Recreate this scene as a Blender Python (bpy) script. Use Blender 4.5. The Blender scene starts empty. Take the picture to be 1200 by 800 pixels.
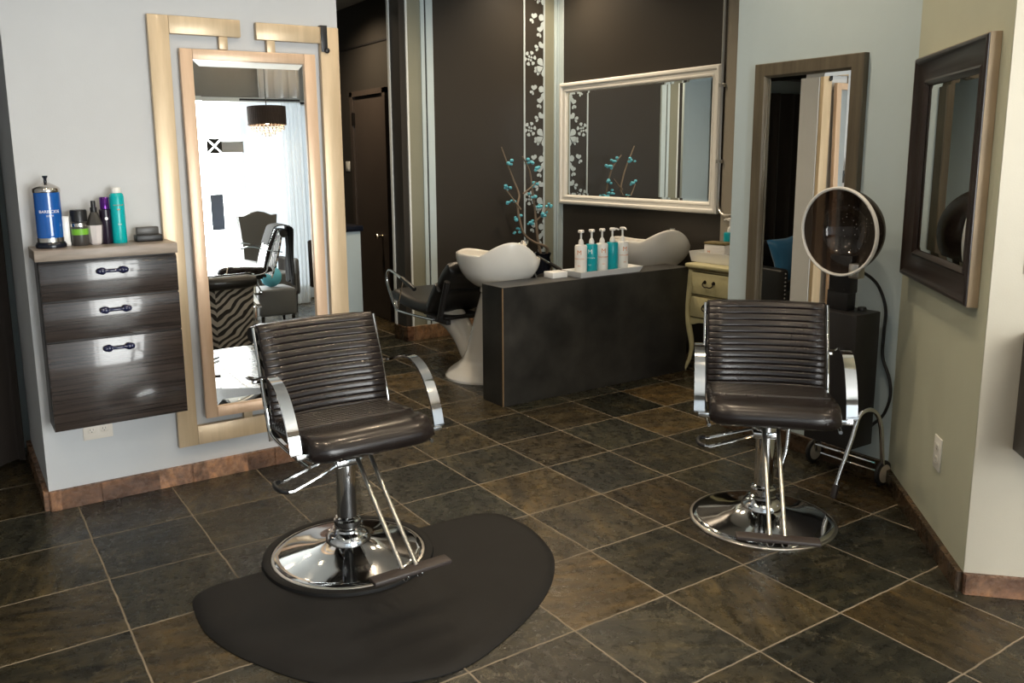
import bpy, bmesh, math, random
from mathutils import Vector, Matrix, Euler
random.seed(7)
PI = math.pi
T = 0.42                      # one floor tile, metres
SC = bpy.context.scene
COL = SC.collection
def W(u, v, z=0.0): return Vector((u*T, v*T, z*T))

# ------------------------------------------------------------------ materials
def mat(name, col=(.5, .5, .5), rough=.5, metal=0.0, spec=.5, coat=0.0, noise=0.0, nscale=12.0, nvec=None,
        bump=0.0, bscale=60.0, emit=None, estr=0.0, col2=None, alpha=1.0, trans=0.0, ior=1.45, sheen=0.0, rnoise=0.0):
    m = bpy.data.materials.new(name); m.use_nodes = True
    nt = m.node_tree; b = nt.nodes['Principled BSDF']; L = nt.links
    b.inputs['Base Color'].default_value = (*col, 1); b.inputs['Roughness'].default_value = rough
    b.inputs['Metallic'].default_value = metal; b.inputs['Specular IOR Level'].default_value = spec
    b.inputs['Coat Weight'].default_value = coat; b.inputs['Coat Roughness'].default_value = .06
    b.inputs['Transmission Weight'].default_value = trans; b.inputs['IOR'].default_value = ior
    b.inputs['Alpha'].default_value = alpha; b.inputs['Sheen Weight'].default_value = sheen
    if emit:
        b.inputs['Emission Color'].default_value = (*emit, 1); b.inputs['Emission Strength'].default_value = estr
    tc = nt.nodes.new('ShaderNodeTexCoord')
    if noise > 0 or col2 or rnoise > 0:
        mp = nt.nodes.new('ShaderNodeMapping'); L.new(tc.outputs['Object'], mp.inputs[0])
        if nvec: mp.inputs['Scale'].default_value = nvec
        n = nt.nodes.new('ShaderNodeTexNoise'); n.inputs['Scale'].default_value = nscale; n.inputs['Detail'].default_value = 5
        n.inputs['Roughness'].default_value = .6
        L.new(mp.outputs[0], n.inputs['Vector'])
        if noise > 0 or col2:
            r = nt.nodes.new('ShaderNodeValToRGB'); c2 = col2 or tuple(min(1, c*(1+noise)) for c in col)
            c1 = col if col2 else tuple(c*(1-noise) for c in col)
            r.color_ramp.elements[0].position = .32; r.color_ramp.elements[1].position = .68
            r.color_ramp.elements[0].color = (*c1, 1); r.color_ramp.elements[1].color = (*c2, 1)
            L.new(n.outputs['Fac'], r.inputs[0]); L.new(r.outputs[0], b.inputs['Base Color'])
        if rnoise > 0:
            mr = nt.nodes.new('ShaderNodeMapRange'); mr.inputs['To Min'].default_value = max(0, rough-rnoise); mr.inputs['To Max'].default_value = rough+rnoise
            L.new(n.outputs['Fac'], mr.inputs['Value']); L.new(mr.outputs[0], b.inputs['Roughness'])
    if bump > 0:
        n2 = nt.nodes.new('ShaderNodeTexNoise'); n2.inputs['Scale'].default_value = bscale; n2.inputs['Detail'].default_value = 6
        L.new(tc.outputs['Object'], n2.inputs['Vector'])
        bp = nt.nodes.new('ShaderNodeBump'); bp.inputs['Strength'].default_value = bump; bp.inputs['Distance'].default_value = .004
        L.new(n2.outputs['Fac'], bp.inputs['Height']); L.new(bp.outputs[0], b.inputs['Normal'])
    return m

class N:      # tiny node helper
    def __init__(s, nt): s.nt = nt
    def __call__(s, t, ins=None, **kw):
        n = s.nt.nodes.new(t)
        for k, v in kw.items(): setattr(n, k, v)
        for k, v in (ins or {}).items():
            if hasattr(v, 'is_output'): s.nt.links.new(v, n.inputs[k])
            else: n.inputs[k].default_value = v
        return n
    def math(s, op, a, b=0.0, c=None):
        i = {0: a, 1: b}
        if c is not None: i[2] = c
        return s('ShaderNodeMath', i, operation=op).outputs[0]
    def mix(s, f, a, b, bt='MIX'):
        n = s('ShaderNodeMix', None, data_type='RGBA', blend_type=bt)
        for k, v in ((0, f), (6, a), (7, b)):
            if hasattr(v, 'is_output'): s.nt.links.new(v, n.inputs[k])
            else: n.inputs[k].default_value = v if k == 0 else (*v, 1)
        return n.outputs[2]
    def ramp(s, f, stops, interp='LINEAR'):
        n = s('ShaderNodeValToRGB', {0: f}); cr = n.color_ramp; cr.interpolation = interp
        while len(cr.elements) < len(stops): cr.elements.new(.5)
        for e, (p, c) in zip(cr.elements, stops): e.position = p; e.color = (*c, 1)
        return n.outputs[0]

def slate(name, tint=(1, 1, 1), grout=True, bright=1.0, rust=False):
    m = bpy.data.materials.new(name); m.use_nodes = True; nt = m.node_tree; q = N(nt); b = nt.nodes['Principled BSDF']
    pos = q('ShaderNodeNewGeometry').outputs['Position']
    p = q('ShaderNodeVectorMath', {0: pos, 1: (1/T, 1/T, 1/T)}, operation='MULTIPLY').outputs[0]
    wob = q('ShaderNodeTexNoise', {'Vector': p, 'Scale': 5.0, 'Detail': 3.0}).outputs['Color']
    wv = q('ShaderNodeVectorMath', {0: wob, 1: (.5, .5, .5)}, operation='SUBTRACT').outputs[0]
    wv = q('ShaderNodeVectorMath', {0: wv, 1: (.022, .022, 0)}, operation='MULTIPLY').outputs[0]
    pw = q('ShaderNodeVectorMath', {0: p, 1: wv}, operation='ADD').outputs[0]
    sx = q('ShaderNodeSeparateXYZ', {0: pw})
    if grout:
        fx = q.math('FLOOR', sx.outputs[0]); fy = q.math('FLOOR', sx.outputs[1])
    else:
        fx = q.math('FLOOR', q.math('MULTIPLY', sx.outputs[0], 1.0)); fy = q.math('FLOOR', q.math('MULTIPLY', sx.outputs[1], .97))
    idv = q('ShaderNodeCombineXYZ', {0: fx, 1: fy, 2: 3.7}).outputs[0]
    wn = q('ShaderNodeTexWhiteNoise', {'Vector': idv}, noise_dimensions='3D')
    rnd = wn.outputs['Value']; rc = q('ShaderNodeSeparateColor', {0: wn.outputs['Color']})
    woff = q.math('MULTIPLY', rnd, 60.0)
    # rotate the streak direction tile by tile
    ang = q.math('MULTIPLY', q.math('FLOOR', q.math('MULTIPLY', rc.outputs[1], 4.0)), PI/2)
    rot = q('ShaderNodeVectorRotate', {'Vector': p, 'Angle': q.math('ADD', ang, q.math('MULTIPLY', rc.outputs[2], .5))}, rotation_type='Z_AXIS').outputs[0]
    st = q('ShaderNodeVectorMath', {0: rot, 1: (1.1, 4.2, 2)}, operation='MULTIPLY').outputs[0]
    n1 = q('ShaderNodeTexNoise', {'Vector': st, 'W': woff, 'Scale': 1.6, 'Detail': 9.0, 'Roughness': .66, 'Distortion': .7}, noise_dimensions='4D').outputs['Fac']
    n2 = q('ShaderNodeTexNoise', {'Vector': p, 'W': woff, 'Scale': 2.6, 'Detail': 7.0, 'Roughness': .6, 'Distortion': .4}, noise_dimensions='4D').outputs['Fac']
    n3 = q('ShaderNodeTexNoise', {'Vector': p, 'W': woff, 'Scale': 11.0, 'Detail': 5.0, 'Roughness': .7}, noise_dimensions='4D').outputs['Fac']
    if rust:
        base = q.ramp(rnd, [(0, (.16, .085, .05)), (.4, (.21, .115, .075)), (.7, (.15, .10, .065)), (1, (.19, .13, .07))])
        alt = q.ramp(n2, [(.3, (.10, .065, .045)), (.5, (.22, .12, .075)), (.7, (.26, .19, .12))])
    else:
        base = q.ramp(rnd, [(0, (.022, .023, .020)), (.22, (.034, .031, .024)), (.42, (.026, .027, .026)), (.58, (.060, .042, .021)), (.70, (.025, .028, .023)), (.80, (.095, .058, .022)), (.92, (.030, .028, .022)), (1, (.045, .040, .030))])
        alt = q.ramp(n2, [(.30, (.016, .016, .014)), (.48, (.032, .029, .022)), (.62, (.060, .045, .023)), (.78, (.10, .085, .055))])
    col = q.mix(q.math('MULTIPLY', rc.outputs[0], .6), base, alt)
    col = q.mix(1.0, col, q.ramp(rc.outputs[2], [(0, (.62, .62, .62)), (1, (1.35, 1.35, 1.35))]), 'MULTIPLY')
    dark = q.ramp(n1, [(.27, (.22, .22, .23)), (.42, (.66, .66, .66)), (.53, (1.12, 1.09, 1.02)), (.64, (1.7, 1.5, 1.15)), (.74, (2.6, 2.2, 1.6))])
    col = q.mix(1.0, col, dark, 'MULTIPLY')
    fine = q.ramp(n3, [(.28, (.55, .55, .55)), (.55, (1.0, 1.0, 1.0)), (.68, (1.6, 1.5, 1.3)), (.78, (2.3, 2.1, 1.7))])
    col = q.mix(.8, col, fine, 'MULTIPLY')
    if not rust:      # pale scuffs and cleft veins
        vs = q('ShaderNodeTexNoise', {'Vector': p, 'W': woff, 'Scale': 1.1, 'Detail': 8.0, 'Roughness': .72, 'Distortion': 1.6}, noise_dimensions='4D').outputs['Fac']
        v1 = q.math('ABSOLUTE', q.math('SUBTRACT', vs, .5))
        vein = q.math('MULTIPLY', q.math('LESS_THAN', v1, .0035), q.math('GREATER_THAN', n2, .53))
        col = q.mix(q.math('MULTIPLY', vein, .55), col, (.24, .20, .14))
    col = q.mix(1.0, col, tuple(bright*t for t in tint), 'MULTIPLY')
    rough = q.ramp(n3, [(.3, (.16,)*3), (.7, (.42,)*3)])
    h = q.math('ADD', q.math('MULTIPLY', n1, .7), q.math('MULTIPLY', n3, .35))
    if grout:
        ax = q.math('ABSOLUTE', q.math('SUBTRACT', q.math('FRACT', sx.outputs[0]), .5))
        ay = q.math('ABSOLUTE', q.math('SUBTRACT', q.math('FRACT', sx.outputs[1]), .5))
        edge = q.math('MAXIMUM', ax, ay)
        g = q('ShaderNodeMapRange', {'Value': edge, 'From Min': .4900, 'From Max': .4945}).outputs[0]
        gn = q.ramp(n2, [(.3, (.12, .10, .074)), (.7, (.34, .28, .20))])
        col = q.mix(q.math('MULTIPLY', g, .92), col, gn)
        rough = q.mix(g, rough, (.8, .8, .8))
        h = q.math('SUBTRACT', h, q.math('MULTIPLY', g, .5))
    nt.links.new(col, b.inputs['Base Color']); nt.links.new(rough, b.inputs['Roughness'])
    bp = q('ShaderNodeBump', {'Height': h, 'Strength': .55, 'Distance': .010})
    nt.links.new(bp.outputs[0], b.inputs['Normal'])
    b.inputs['Specular IOR Level'].default_value = .34
    return m

def paint(name, col, var=.05, rough=.55):
    return mat(name, col, rough=rough, noise=var, nscale=1.3, bump=.10, bscale=220, spec=.35)

M = {}
M['floor'] = slate('slate floor tiles', tint=(.93, .97, .90), bright=.86)
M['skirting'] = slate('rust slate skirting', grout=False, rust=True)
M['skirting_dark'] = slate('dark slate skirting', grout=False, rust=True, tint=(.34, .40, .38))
M['wall_pale'] = paint('pale blue grey wall paint', (.535, .545, .553))
M['wall_blue'] = paint('grey blue wall paint', (.425, .51, .54))
M['wall_sage'] = paint('sage grey wall paint', (.415, .43, .335))
M['wall_cream'] = paint('cream wall paint', (.49, .45, .365))
M['wall_brown'] = paint('dark brown wall paint', (.036, .0322, .0275), rough=.42)
M['wall_taupe'] = paint('taupe wall paint', (.30, .275, .225))
M['olive'] = paint('olive panel paint', (.235, .24, .185))
M['iceblue'] = paint('ice blue gloss trim', (.50, .60, .64), rough=.35)
M['white_line'] = mat('white trim line', (.72, .76, .76), .4)
M['ceiling'] = paint('white ceiling', (.62, .62, .60))
M['chrome'] = mat('polished chrome', (.78, .79, .80), .07, 1.0, rnoise=.03, nscale=30)
M['brushed'] = mat('satin steel', (.62, .60, .56), .28, 1.0)
M['black_plastic'] = mat('black plastic', (.012, .012, .013), .38)
M['black_metal'] = mat('black painted metal', (.014, .013, .013), .45, bump=.05)
M['rubber'] = mat('black rubber mat', (.0088, .0085, .0083), .6, spec=.22, noise=.18, nscale=6, bump=.25, bscale=400)
M['tread'] = mat('brown black rubber tread', (.035, .027, .024), .5)
M['leather'] = mat('dark brown vinyl', (.0120, .0088, .0078), .27, spec=.4, noise=.25, nscale=9, bump=.06, bscale=300, coat=.10)
M['black_vinyl'] = mat('black vinyl', (.012, .012, .012), .36, bump=.08, bscale=300)
M['gold'] = mat('champagne gilt wood', (.52, .40, .255), .36, .25, col2=(.64, .50, .33), nscale=3.5, nvec=(6, 6, .6), coat=.1)
M['gold2'] = mat('rose gilt wood', (.58, .41, .28), .36, .25, col2=(.68, .49, .34), nscale=3.5, nvec=(6, 6, .6), coat=.1)
M['bronze'] = mat('aged bronze wood', (.075, .062, .042), .40, .15, col2=(.125, .105, .072), nscale=4, nvec=(7, 7, .5))
M['dark_frame'] = mat('dark espresso frame', (.018, .012, .010), .34, coat=.08, noise=.3, nscale=5)
M['frame_edge'] = mat('tan gold frame edge', (.34, .25, .155), .42, .15, noise=.12, nscale=6)
M['white_frame'] = mat('white painted frame', (.74, .74, .71), .4)
M['mirror'] = mat('mirror glass', (.90, .92, .91), .0, 1.0)
M['cab_wood'] = mat('dark striated gloss laminate', (.014, .011, .010), .24, col2=(.052, .039, .033), nscale=2.2, nvec=(1.0, 1, 85), coat=.6)
M['cab_side'] = mat('dark cabinet side', (.02, .017, .016), .4)
M['counter'] = mat('grey brown worktop laminate', (.20, .165, .135), .36, col2=(.31, .26, .215), nscale=3, nvec=(2, 14, 14))
M['navy'] = mat('navy glass handle', (.012, .014, .05), .12, coat=.6)
M['wash_wall'] = mat('smoky black laminate', (.008, .0078, .007), .42, col2=(.040, .037, .032), nscale=2.6, rnoise=.1)
M['seam'] = mat('tan edge seam', (.20, .13, .07), .5)
M['ceramic'] = mat('white ceramic', (.74, .72, .67), .12, coat=.4)
M['white_plastic'] = mat('white plastic', (.74, .73, .70), .32)
M['white_gloss'] = mat('white glossy tray', (.78, .78, .76), .25)
M['teal'] = mat('teal plastic bottle', (.0, .30, .36), .30)
M['teal_can'] = mat('teal aerosol can', (.0, .38, .40), .25)
M['orange_print'] = mat('orange print', (.62, .22, .07), .5)
M['pale_print'] = mat('pale print', (.62, .75, .75), .5)
M['white_print'] = mat('white print', (.8, .82, .86), .5)
M['blue_liquid'] = mat('blue disinfectant jar', (.004, .085, .36), .10, coat=.6)
M['jar_base'] = mat('navy black jar base', (.006, .008, .016), .25)
M['steel_lid'] = mat('steel lid', (.62, .58, .53), .16, 1.0)
M['grey_can'] = mat('grey black tub', (.05, .047, .043), .35)
M['lime'] = mat('lime green label', (.16, .42, .03), .45)
M['clear'] = mat('frosted clear plastic', (.62, .58, .58), .14, coat=.5)
M['purple'] = mat('purple metallic', (.10, .02, .20), .18, .7)
M['dark_purple'] = mat('dark plum bottle', (.012, .006, .018), .22)
M['outlet'] = mat('almond outlet plastic', (.72, .66, .58), .4)
M['white_switch'] = mat('white switch plastic', (.62, .62, .58), .4)
M['slot'] = mat('dark slot', (.02, .02, .02), .6)
M['vanity'] = mat('distressed yellow cream paint', (.40, .37, .20), .42, col2=(.53, .49, .29), nscale=5, bump=.1)
M['vanity_edge'] = mat('worn olive edge', (.17, .135, .06), .5, noise=.4, nscale=14)
M['iron'] = mat('dark iron pull', (.02, .016, .013), .4, .6)
M['tyre'] = mat('black tyre', (.014, .014, .014), .6)
M['hub'] = mat('tan wheel hub', (.50, .43, .33), .45)
M['hood_ring'] = mat('pale plastic ring', (.58, .57, .54), .3)
M['brass'] = mat('brushed brass knob', (.55, .46, .36), .22, 1.0)
M['branch'] = mat('brown twig', (.20, .155, .115), .7)
M['petal_blue'] = mat('turquoise blossom', (.12, .46, .58), .6)
M['decal'] = mat('pale blue vinyl decal', (.46, .54, .585), .5)
M['door'] = mat('dark brown door', (.052, .041, .034), .36, noise=.08, nscale=3)
M['curtain'] = mat('black brown curtain', (.026, .019, .015), .75, sheen=.1)
M['towel'] = mat('black towel', (.012, .012, .013), .9, bump=.4, bscale=150)
M['grey_fabric'] = mat('grey velvet', (.085, .085, .085), .6, sheen=.2)
M['pillow'] = mat('peacock blue satin', (.01, .10, .22), .35, sheen=.3)
M['studs'] = mat('silver studs', (.7, .7, .7), .2, 1.0)
M['shade'] = mat('dark pleated shade', (.035, .020, .014), .7)
M['bulb'] = mat('warm bulb', (1, .8, .5), .5, emit=(1, .62, .25), estr=14)
M['lamp_disc'] = mat('lamp lens', (1, .9, .7), .5, emit=(1, .80, .55), estr=10)
M['crystal'] = mat('crystal drops', (.85, .82, .78), .08, .2, coat=.8)
M['bulkhead'] = paint('taupe bulkhead paint', (.25, .23, .20))
M['poster_blue'] = mat('slate blue poster', (.13, .17, .26), .5)
M['sign_black'] = mat('black vinyl sign', (.01, .01, .01), .5)
M['soft_grey'] = mat('grey sheer cloth', (.45, .46, .47), .8)

def zebra():
    m = bpy.data.materials.new('zebra print'); m.use_nodes = True; q = N(m.node_tree); b = m.node_tree.nodes['Principled BSDF']
    tc = q('ShaderNodeTexCoord').outputs['Object']
    s = q('ShaderNodeSeparateXYZ', {0: tc}); ax = q.math('ABSOLUTE', s.outputs[0])
    ph = q.math('SUBTRACT', q.math('MULTIPLY', s.outputs[2], 125.0), q.math('MULTIPLY', ax, 95.0))
    nz = q('ShaderNodeTexNoise', {'Vector': tc, 'Scale': 7.0, 'Detail': 2.0}).outputs['Fac']
    w = q.math('SINE', q.math('ADD', ph, q.math('MULTIPLY', nz, 13.0)))
    c = q.ramp(q.math('MULTIPLY_ADD', w, .5, .5), [(.44, (.012, .011, .010)), (.52, (.40, .37, .33))])
    m.node_tree.links.new(c, b.inputs['Base Color']); b.inputs['Roughness'].default_value = .6
    return m
M['zebra'] = zebra()

def smoky():
    m = bpy.data.materials.new('smoky brown visor'); m.use_nodes = True; nt = m.node_tree; q = N(nt)
    out = nt.nodes['Material Output']; nt.nodes.remove(nt.nodes['Principled BSDF'])
    tr = q('ShaderNodeBsdfTransparent', {'Color': (.40, .35, .31, 1)}).outputs[0]
    gl = q('ShaderNodeBsdfGlossy', {'Color': (.9, .9, .9, 1), 'Roughness': .06}).outputs[0]
    df = q('ShaderNodeBsdfDiffuse', {'Color': (.035, .027, .023, 1)}).outputs[0]
    a = q('ShaderNodeMixShader', {0: .40, 1: tr, 2: df}).outputs[0]
    lw = q('ShaderNodeLayerWeight', {'Blend': .5}).outputs['Facing']
    fr = q.math('MULTIPLY_ADD', q.math('POWER', lw, 4.0), .22, .035)
    o = q('ShaderNodeMixShader', {0: fr, 1: a, 2: gl}).outputs[0]
    nt.links.new(o, out.inputs[0]); return m
M['smoky'] = smoky()

def thin_glass():
    m = bpy.data.materials.new('window glass'); m.use_nodes = True; nt = m.node_tree; q = N(nt)
    out = nt.nodes['Material Output']; nt.nodes.remove(nt.nodes['Principled BSDF'])
    tr = q('ShaderNodeBsdfTransparent', {'Color': (.95, .97, .97, 1)}).outputs[0]
    gl = q('ShaderNodeBsdfGlossy', {'Color': (1, 1, 1, 1), 'Roughness': .0}).outputs[0]
    o = q('ShaderNodeMixShader', {0: .06, 1: tr, 2: gl}).outputs[0]
    nt.links.new(o, out.inputs[0]); return m
M['glass'] = thin_glass()

def sheer():
    m = bpy.data.materials.new('white sheer voile'); m.use_nodes = True; nt = m.node_tree; q = N(nt)
    out = nt.nodes['Material Output']; nt.nodes.remove(nt.nodes['Principled BSDF'])
    tr = q('ShaderNodeBsdfTransparent', {'Color': (.95, .96, .97, 1)}).outputs[0]
    tl = q('ShaderNodeBsdfTranslucent', {'Color': (.75, .76, .76, 1)}).outputs[0]
    df = q('ShaderNodeBsdfDiffuse', {'Color': (.75, .76, .77, 1)}).outputs[0]
    a = q('ShaderNodeMixShader', {0: .5, 1: tl, 2: df}).outputs[0]
    o = q('ShaderNodeMixShader', {0: .62, 1: tr, 2: a}).outputs[0]
    nt.links.new(o, out.inputs[0]); return m
M['sheer'] = sheer()

# ------------------------------------------------------------------ mesh helpers
class MB:
    def __init__(s): s.b = bmesh.new()
    def _put(s, verts, mtx):
        if mtx is not None: bmesh.ops.transform(s.b, matrix=mtx, verts=verts)
    def box(s, lo, hi, bev=0.0, seg=2, mtx=None):
        lo, hi = Vector(lo), Vector(hi); c = (lo+hi)/2; d = hi-lo
        r = bmesh.ops.create_cube(s.b, size=1.0, matrix=Matrix.Translation(c) @ Matrix.Diagonal((abs(d.x), abs(d.y), abs(d.z), 1)))
        vs = r['verts']
        if bev > 0:
            es = list({e for v in vs for e in v.link_edges})
            k = bmesh.ops.bevel(s.b, geom=es, offset=bev, segments=seg, profile=.5, affect='EDGES')
            vs = list({v for f in k['faces'] for v in f.verts} | {v for v in vs if v.is_valid})
        s._put(vs, mtx); return s
    def tube(s, pts, r, seg=10, closed=False, caps=True, flat=None, ref=None):
        """sweep; r a number or a list; flat=(wide, thin) gives a rectangular strip with the wide side along ref"""
        P = [Vector(p) for p in pts]; n = len(P); rings = []
        R = list(r) if isinstance(r, (list, tuple)) else [r]*n
        prev = None
        for i in range(n):
            if closed: t = P[(i+1) % n]-P[i-1]
            else: t = P[min(i+1, n-1)]-P[max(i-1, 0)]
            t.normalize()
            if ref is not None: a = Vector(ref)
            elif prev is None: a = Vector((0, 0, 1)) if abs(t.z) < .9 else Vector((1, 0, 0))
            else: a = prev
            a = (a - t*a.dot(t)).normalized(); prev = a; bb = t.cross(a)
            ring = []
            if flat:
                w, h = flat if not isinstance(flat, list) else flat[i]
                cs = [(w, h), (-w, h), (-w, -h), (w, -h)]
                for x, y in cs: ring.append(s.b.verts.new(P[i]+a*x/2+bb*y/2))
            else:
                for k in range(seg):
                    th = 2*PI*k/seg; ring.append(s.b.verts.new(P[i]+(a*math.cos(th)+bb*math.sin(th))*R[i]))
            rings.append(ring)
        m = len(rings[0])
        for i in range(n if closed else n-1):
            A, B = rings[i], rings[(i+1) % n]
            for k in range(m):
                s.b.faces.new((A[k], A[(k+1) % m], B[(k+1) % m], B[k]))
        if caps and not closed:
            s.b.faces.new(list(reversed(rings[0]))); s.b.faces.new(rings[-1])
        return s
    def lathe(s, prof, seg=32, mtx=None, sx=1.0, sy=1.0):
        rings = []
        for r, z in prof:
            if r < 1e-6: rings.append([s.b.verts.new((0, 0, z))])
            else: rings.append([s.b.verts.new((r*sx*math.cos(2*PI*k/seg), r*sy*math.sin(2*PI*k/seg), z)) for k in range(seg)])
        for A, B in zip(rings, rings[1:]):
            for k in range(seg):
                k2 = (k+1) % seg
                if len(A) == 1 and len(B) == 1: continue
                if len(A) == 1: s.b.faces.new((A[0], B[k2], B[k]))
                elif len(B) == 1: s.b.faces.new((A[k], A[k2], B[0]))
                else: s.b.faces.new((A[k], A[k2], B[k2], B[k]))
        s._put([v for R in rings for v in R], mtx); return s
    def prism(s, pts, h0, h1, mtx=None):
        """outline in XY extruded along Z"""
        a = [s.b.verts.new((x, y, h0)) for x, y in pts]; c = [s.b.verts.new((x, y, h1)) for x, y in pts]; n = len(pts)
        s.b.faces.new(list(reversed(a))); s.b.faces.new(c)
        for k in range(n): s.b.faces.new((a[k], a[(k+1) % n], c[(k+1) % n], c[k]))
        s._put(a+c, mtx); return s
    def grid(s, f, nu, nv, closed_u=False, mtx=None):
        V = [[s.b.verts.new(f(i/(nu if closed_u else nu-1), j/(nv-1))) for j in range(nv)] for i in range(nu)]
        for i in range(nu if closed_u else nu-1):
            for j in range(nv-1):
                i2 = (i+1) % nu
                s.b.faces.new((V[i][j], V[i2][j], V[i2][j+1], V[i][j+1]))
        s._put([v for r in V for v in r], mtx); return V
    def ball(s, c, r, seg=12, sc=(1, 1, 1), mtx=None):
        k = bmesh.ops.create_uvsphere(s.b, u_segments=seg, v_segments=max(6, seg//2+2), radius=r, matrix=Matrix.Translation(c) @ Matrix.Diagonal((*sc, 1)))
        s._put(k['verts'], mtx); return s
    def build(s, name, m, parent=None, smooth=True, ang=40, loc=None, rotz=None, fix=True):
        me = bpy.data.meshes.new(name)
        bmesh.ops.remove_doubles(s.b, verts=s.b.verts, dist=1e-6)
        if fix: bmesh.ops.recalc_face_normals(s.b, faces=s.b.faces)
        s.b.to_mesh(me); s.b.free()
        if smooth:
            for p in me.polygons: p.use_smooth = True
            me.set_sharp_from_angle(angle=math.radians(ang))
        o = bpy.data.objects.new(name, me); COL.objects.link(o)
        if isinstance(m, (list, tuple)):
            for x in m: me.materials.append(M[x])
        else: me.materials.append(M[m])
        if parent: o.parent = parent
        if loc is not None: o.location = loc
        if rotz is not None: o.rotation_euler = (0, 0, rotz)
        return o

def tag(o, label=None, cat=None, group=None, kind=None):
    if label: o['label'] = label
    if cat: o['category'] = cat
    if group: o['group'] = group
    if kind: o['kind'] = kind
    return o
def thing(name, label, cat, loc=(0, 0, 0), rotz=0.0, group=None):
    o = bpy.data.objects.new(name, None); COL.objects.link(o); o.empty_display_size = .05
    o.location = loc; o.rotation_euler = (0, 0, rotz)
    return tag(o, label, cat, group)
def copy_tree(o, parent=None):
    c = o.copy(); COL.objects.link(c)
    if parent: c.parent = parent
    for ch in list(o.children): copy_tree(ch, c)
    return c
def struct(name, mb, m, smooth=False):
    return tag(mb.build(name, m, smooth=smooth), kind='structure')
def catmull(pts, n=6, closed=False):
    P = [Vector(p) for p in pts]; out = []; L = len(P)
    for i in range(L if closed else L-1):
        if closed: a, b, c, d = P[i-1], P[i], P[(i+1) % L], P[(i+2) % L]
        else: a, b, c, d = P[max(i-1, 0)], P[i], P[i+1], P[min(i+2, L-1)]
        for k in range(n):
            t = k/n
            out.append(.5*((2*b)+(c-a)*t+(2*a-5*b+4*c-d)*t*t+(3*b-a-3*c+d)*t**3))
    if not closed: out.append(P[-1])
    return out
def lettering(name, s, size, m, parent, wrap=None, loc=(0, 0, 0), ext=.0003, sx=1.0):
    """raised lettering in the local XZ plane facing -Y; wrap = radius of the cylinder it lies on"""
    cu = bpy.data.curves.new(name, 'FONT'); cu.body = s; cu.size = size; cu.extrude = ext; cu.align_x = 'CENTER'; cu.align_y = 'CENTER'
    t = bpy.data.objects.new(name+'_src', cu); COL.objects.link(t)
    dg = bpy.context.evaluated_depsgraph_get(); me = bpy.data.meshes.new_from_object(t.evaluated_get(dg))
    bpy.data.objects.remove(t); bpy.data.curves.remove(cu)
    for v in me.vertices:
        x, y, z = v.co; x *= sx
        if wrap:
            a = x/wrap; r = wrap+z+.0004; v.co = (r*math.sin(a), -r*math.cos(a), y)
        else: v.co = (x, -z-.0004, y)
    me.name = name; o = bpy.data.objects.new(name, me); COL.objects.link(o); me.materials.append(M[m]); o.parent = parent; o.location = loc
    return o

# ------------------------------------------------------------------ camera
cam_d = bpy.data.cameras.new('camera'); cam = bpy.data.objects.new('camera', cam_d); COL.objects.link(cam)
p_, y_, r_ = math.radians(9.92518), math.radians(147.904376), math.radians(-0.765995)
FW = Vector((math.cos(y_)*math.cos(p_), math.sin(y_)*math.cos(p_), -math.sin(p_)))
RT = FW.cross(Vector((0, 0, 1))).normalized(); UP = RT.cross(FW)
RT2 = RT*math.cos(r_)+UP*math.sin(r_); UP2 = -RT*math.sin(r_)+UP*math.cos(r_)
mw = Matrix((RT2, UP2, -FW)).transposed().to_4x4(); mw.translation = Vector((8.849027, -5.966938, 3.774988))*T
cam.matrix_world = mw
cam_d.sensor_width = 36.0; cam_d.lens = 989.05264/1200*36; cam_d.shift_x = (600-553.61268)/1200; cam_d.shift_y = (354.09927-400)/1200
cam_d.clip_start = .05; SC.camera = cam
SC.view_settings.view_transform = 'Standard'; SC.view_settings.look = 'None'; SC.view_settings.gamma = 1.0
SC.view_settings.use_curve_mapping = False; SC.view_settings.exposure = 0.0

# ------------------------------------------------------------------ the setting (coordinates in tiles)
def slab(mb, u0, v0, z0, u1, v1, z1, bev=0):
    return mb.box((u0*T, v0*T, z0*T), (u1*T, v1*T, z1*T), bev)
def poly_wall(name, m, pts, z0, z1):
    """wall solid from a plan outline in tiles"""
    mb = MB(); mb.prism([(u*T, v*T) for u, v in pts], z0*T, z1*T); return struct(name, mb, m)
CZ = 7.7
struct('floor', slab(MB(), -14, -12.4, -.3, 14.2, 8.4, 0), 'floor')
struct('ceiling', slab(MB(), -14, -12.4, CZ, 14.2, 8.4, CZ+.3), 'ceiling')
# wing wall that carries the styling station, with its return at the left
poly_wall('wall_station', 'wall_pale', [(-1, -5.27), (-1, -1.67), (-1.38, -1.67), (-1.38, -5.27)], 0, CZ)
poly_wall('wall_station_return', 'wall_pale', [(-1.38, -5.27), (-1.38, -5.0), (-3.05, -5.0), (-3.05, -5.27)], 0, CZ)
# far wash-area walls
poly_wall('wall_back', 'wall_brown', [(-6.3, 1.93), (-6.3, 6.2), (-6.75, 6.2), (-6.75, 1.93)], 0, CZ)
poly_wall('wall_corridor', 'wall_brown', [(-6.75, 2.65), (-6.75, 3.0), (-14, 3.0), (-14, 2.65)], 0, CZ)
poly_wall('wall_wash', 'wall_brown', [(-6.3, 5.83), (-1.50, 5.83), (-1.50, 6.2), (-6.3, 6.2)], 0, CZ)
poly_wall('wall_taupe', 'wall_taupe', [(-1.50, 5.74), (1.4, 5.74), (1.4, 6.2), (-1.50, 6.2)], 0, CZ)
poly_wall('wall_mirror_side', 'wall_blue', [(1.10, 3.0), (3.545, 3.0), (3.545, 3.35), (1.10, 3.35)], 0, CZ)
poly_wall('wall_angled', 'wall_sage', [(3.545, 2.985), (5.362, 1.168), (5.63, 1.436), (3.62, 3.446), (3.545, 3.345)], 0, CZ)
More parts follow.
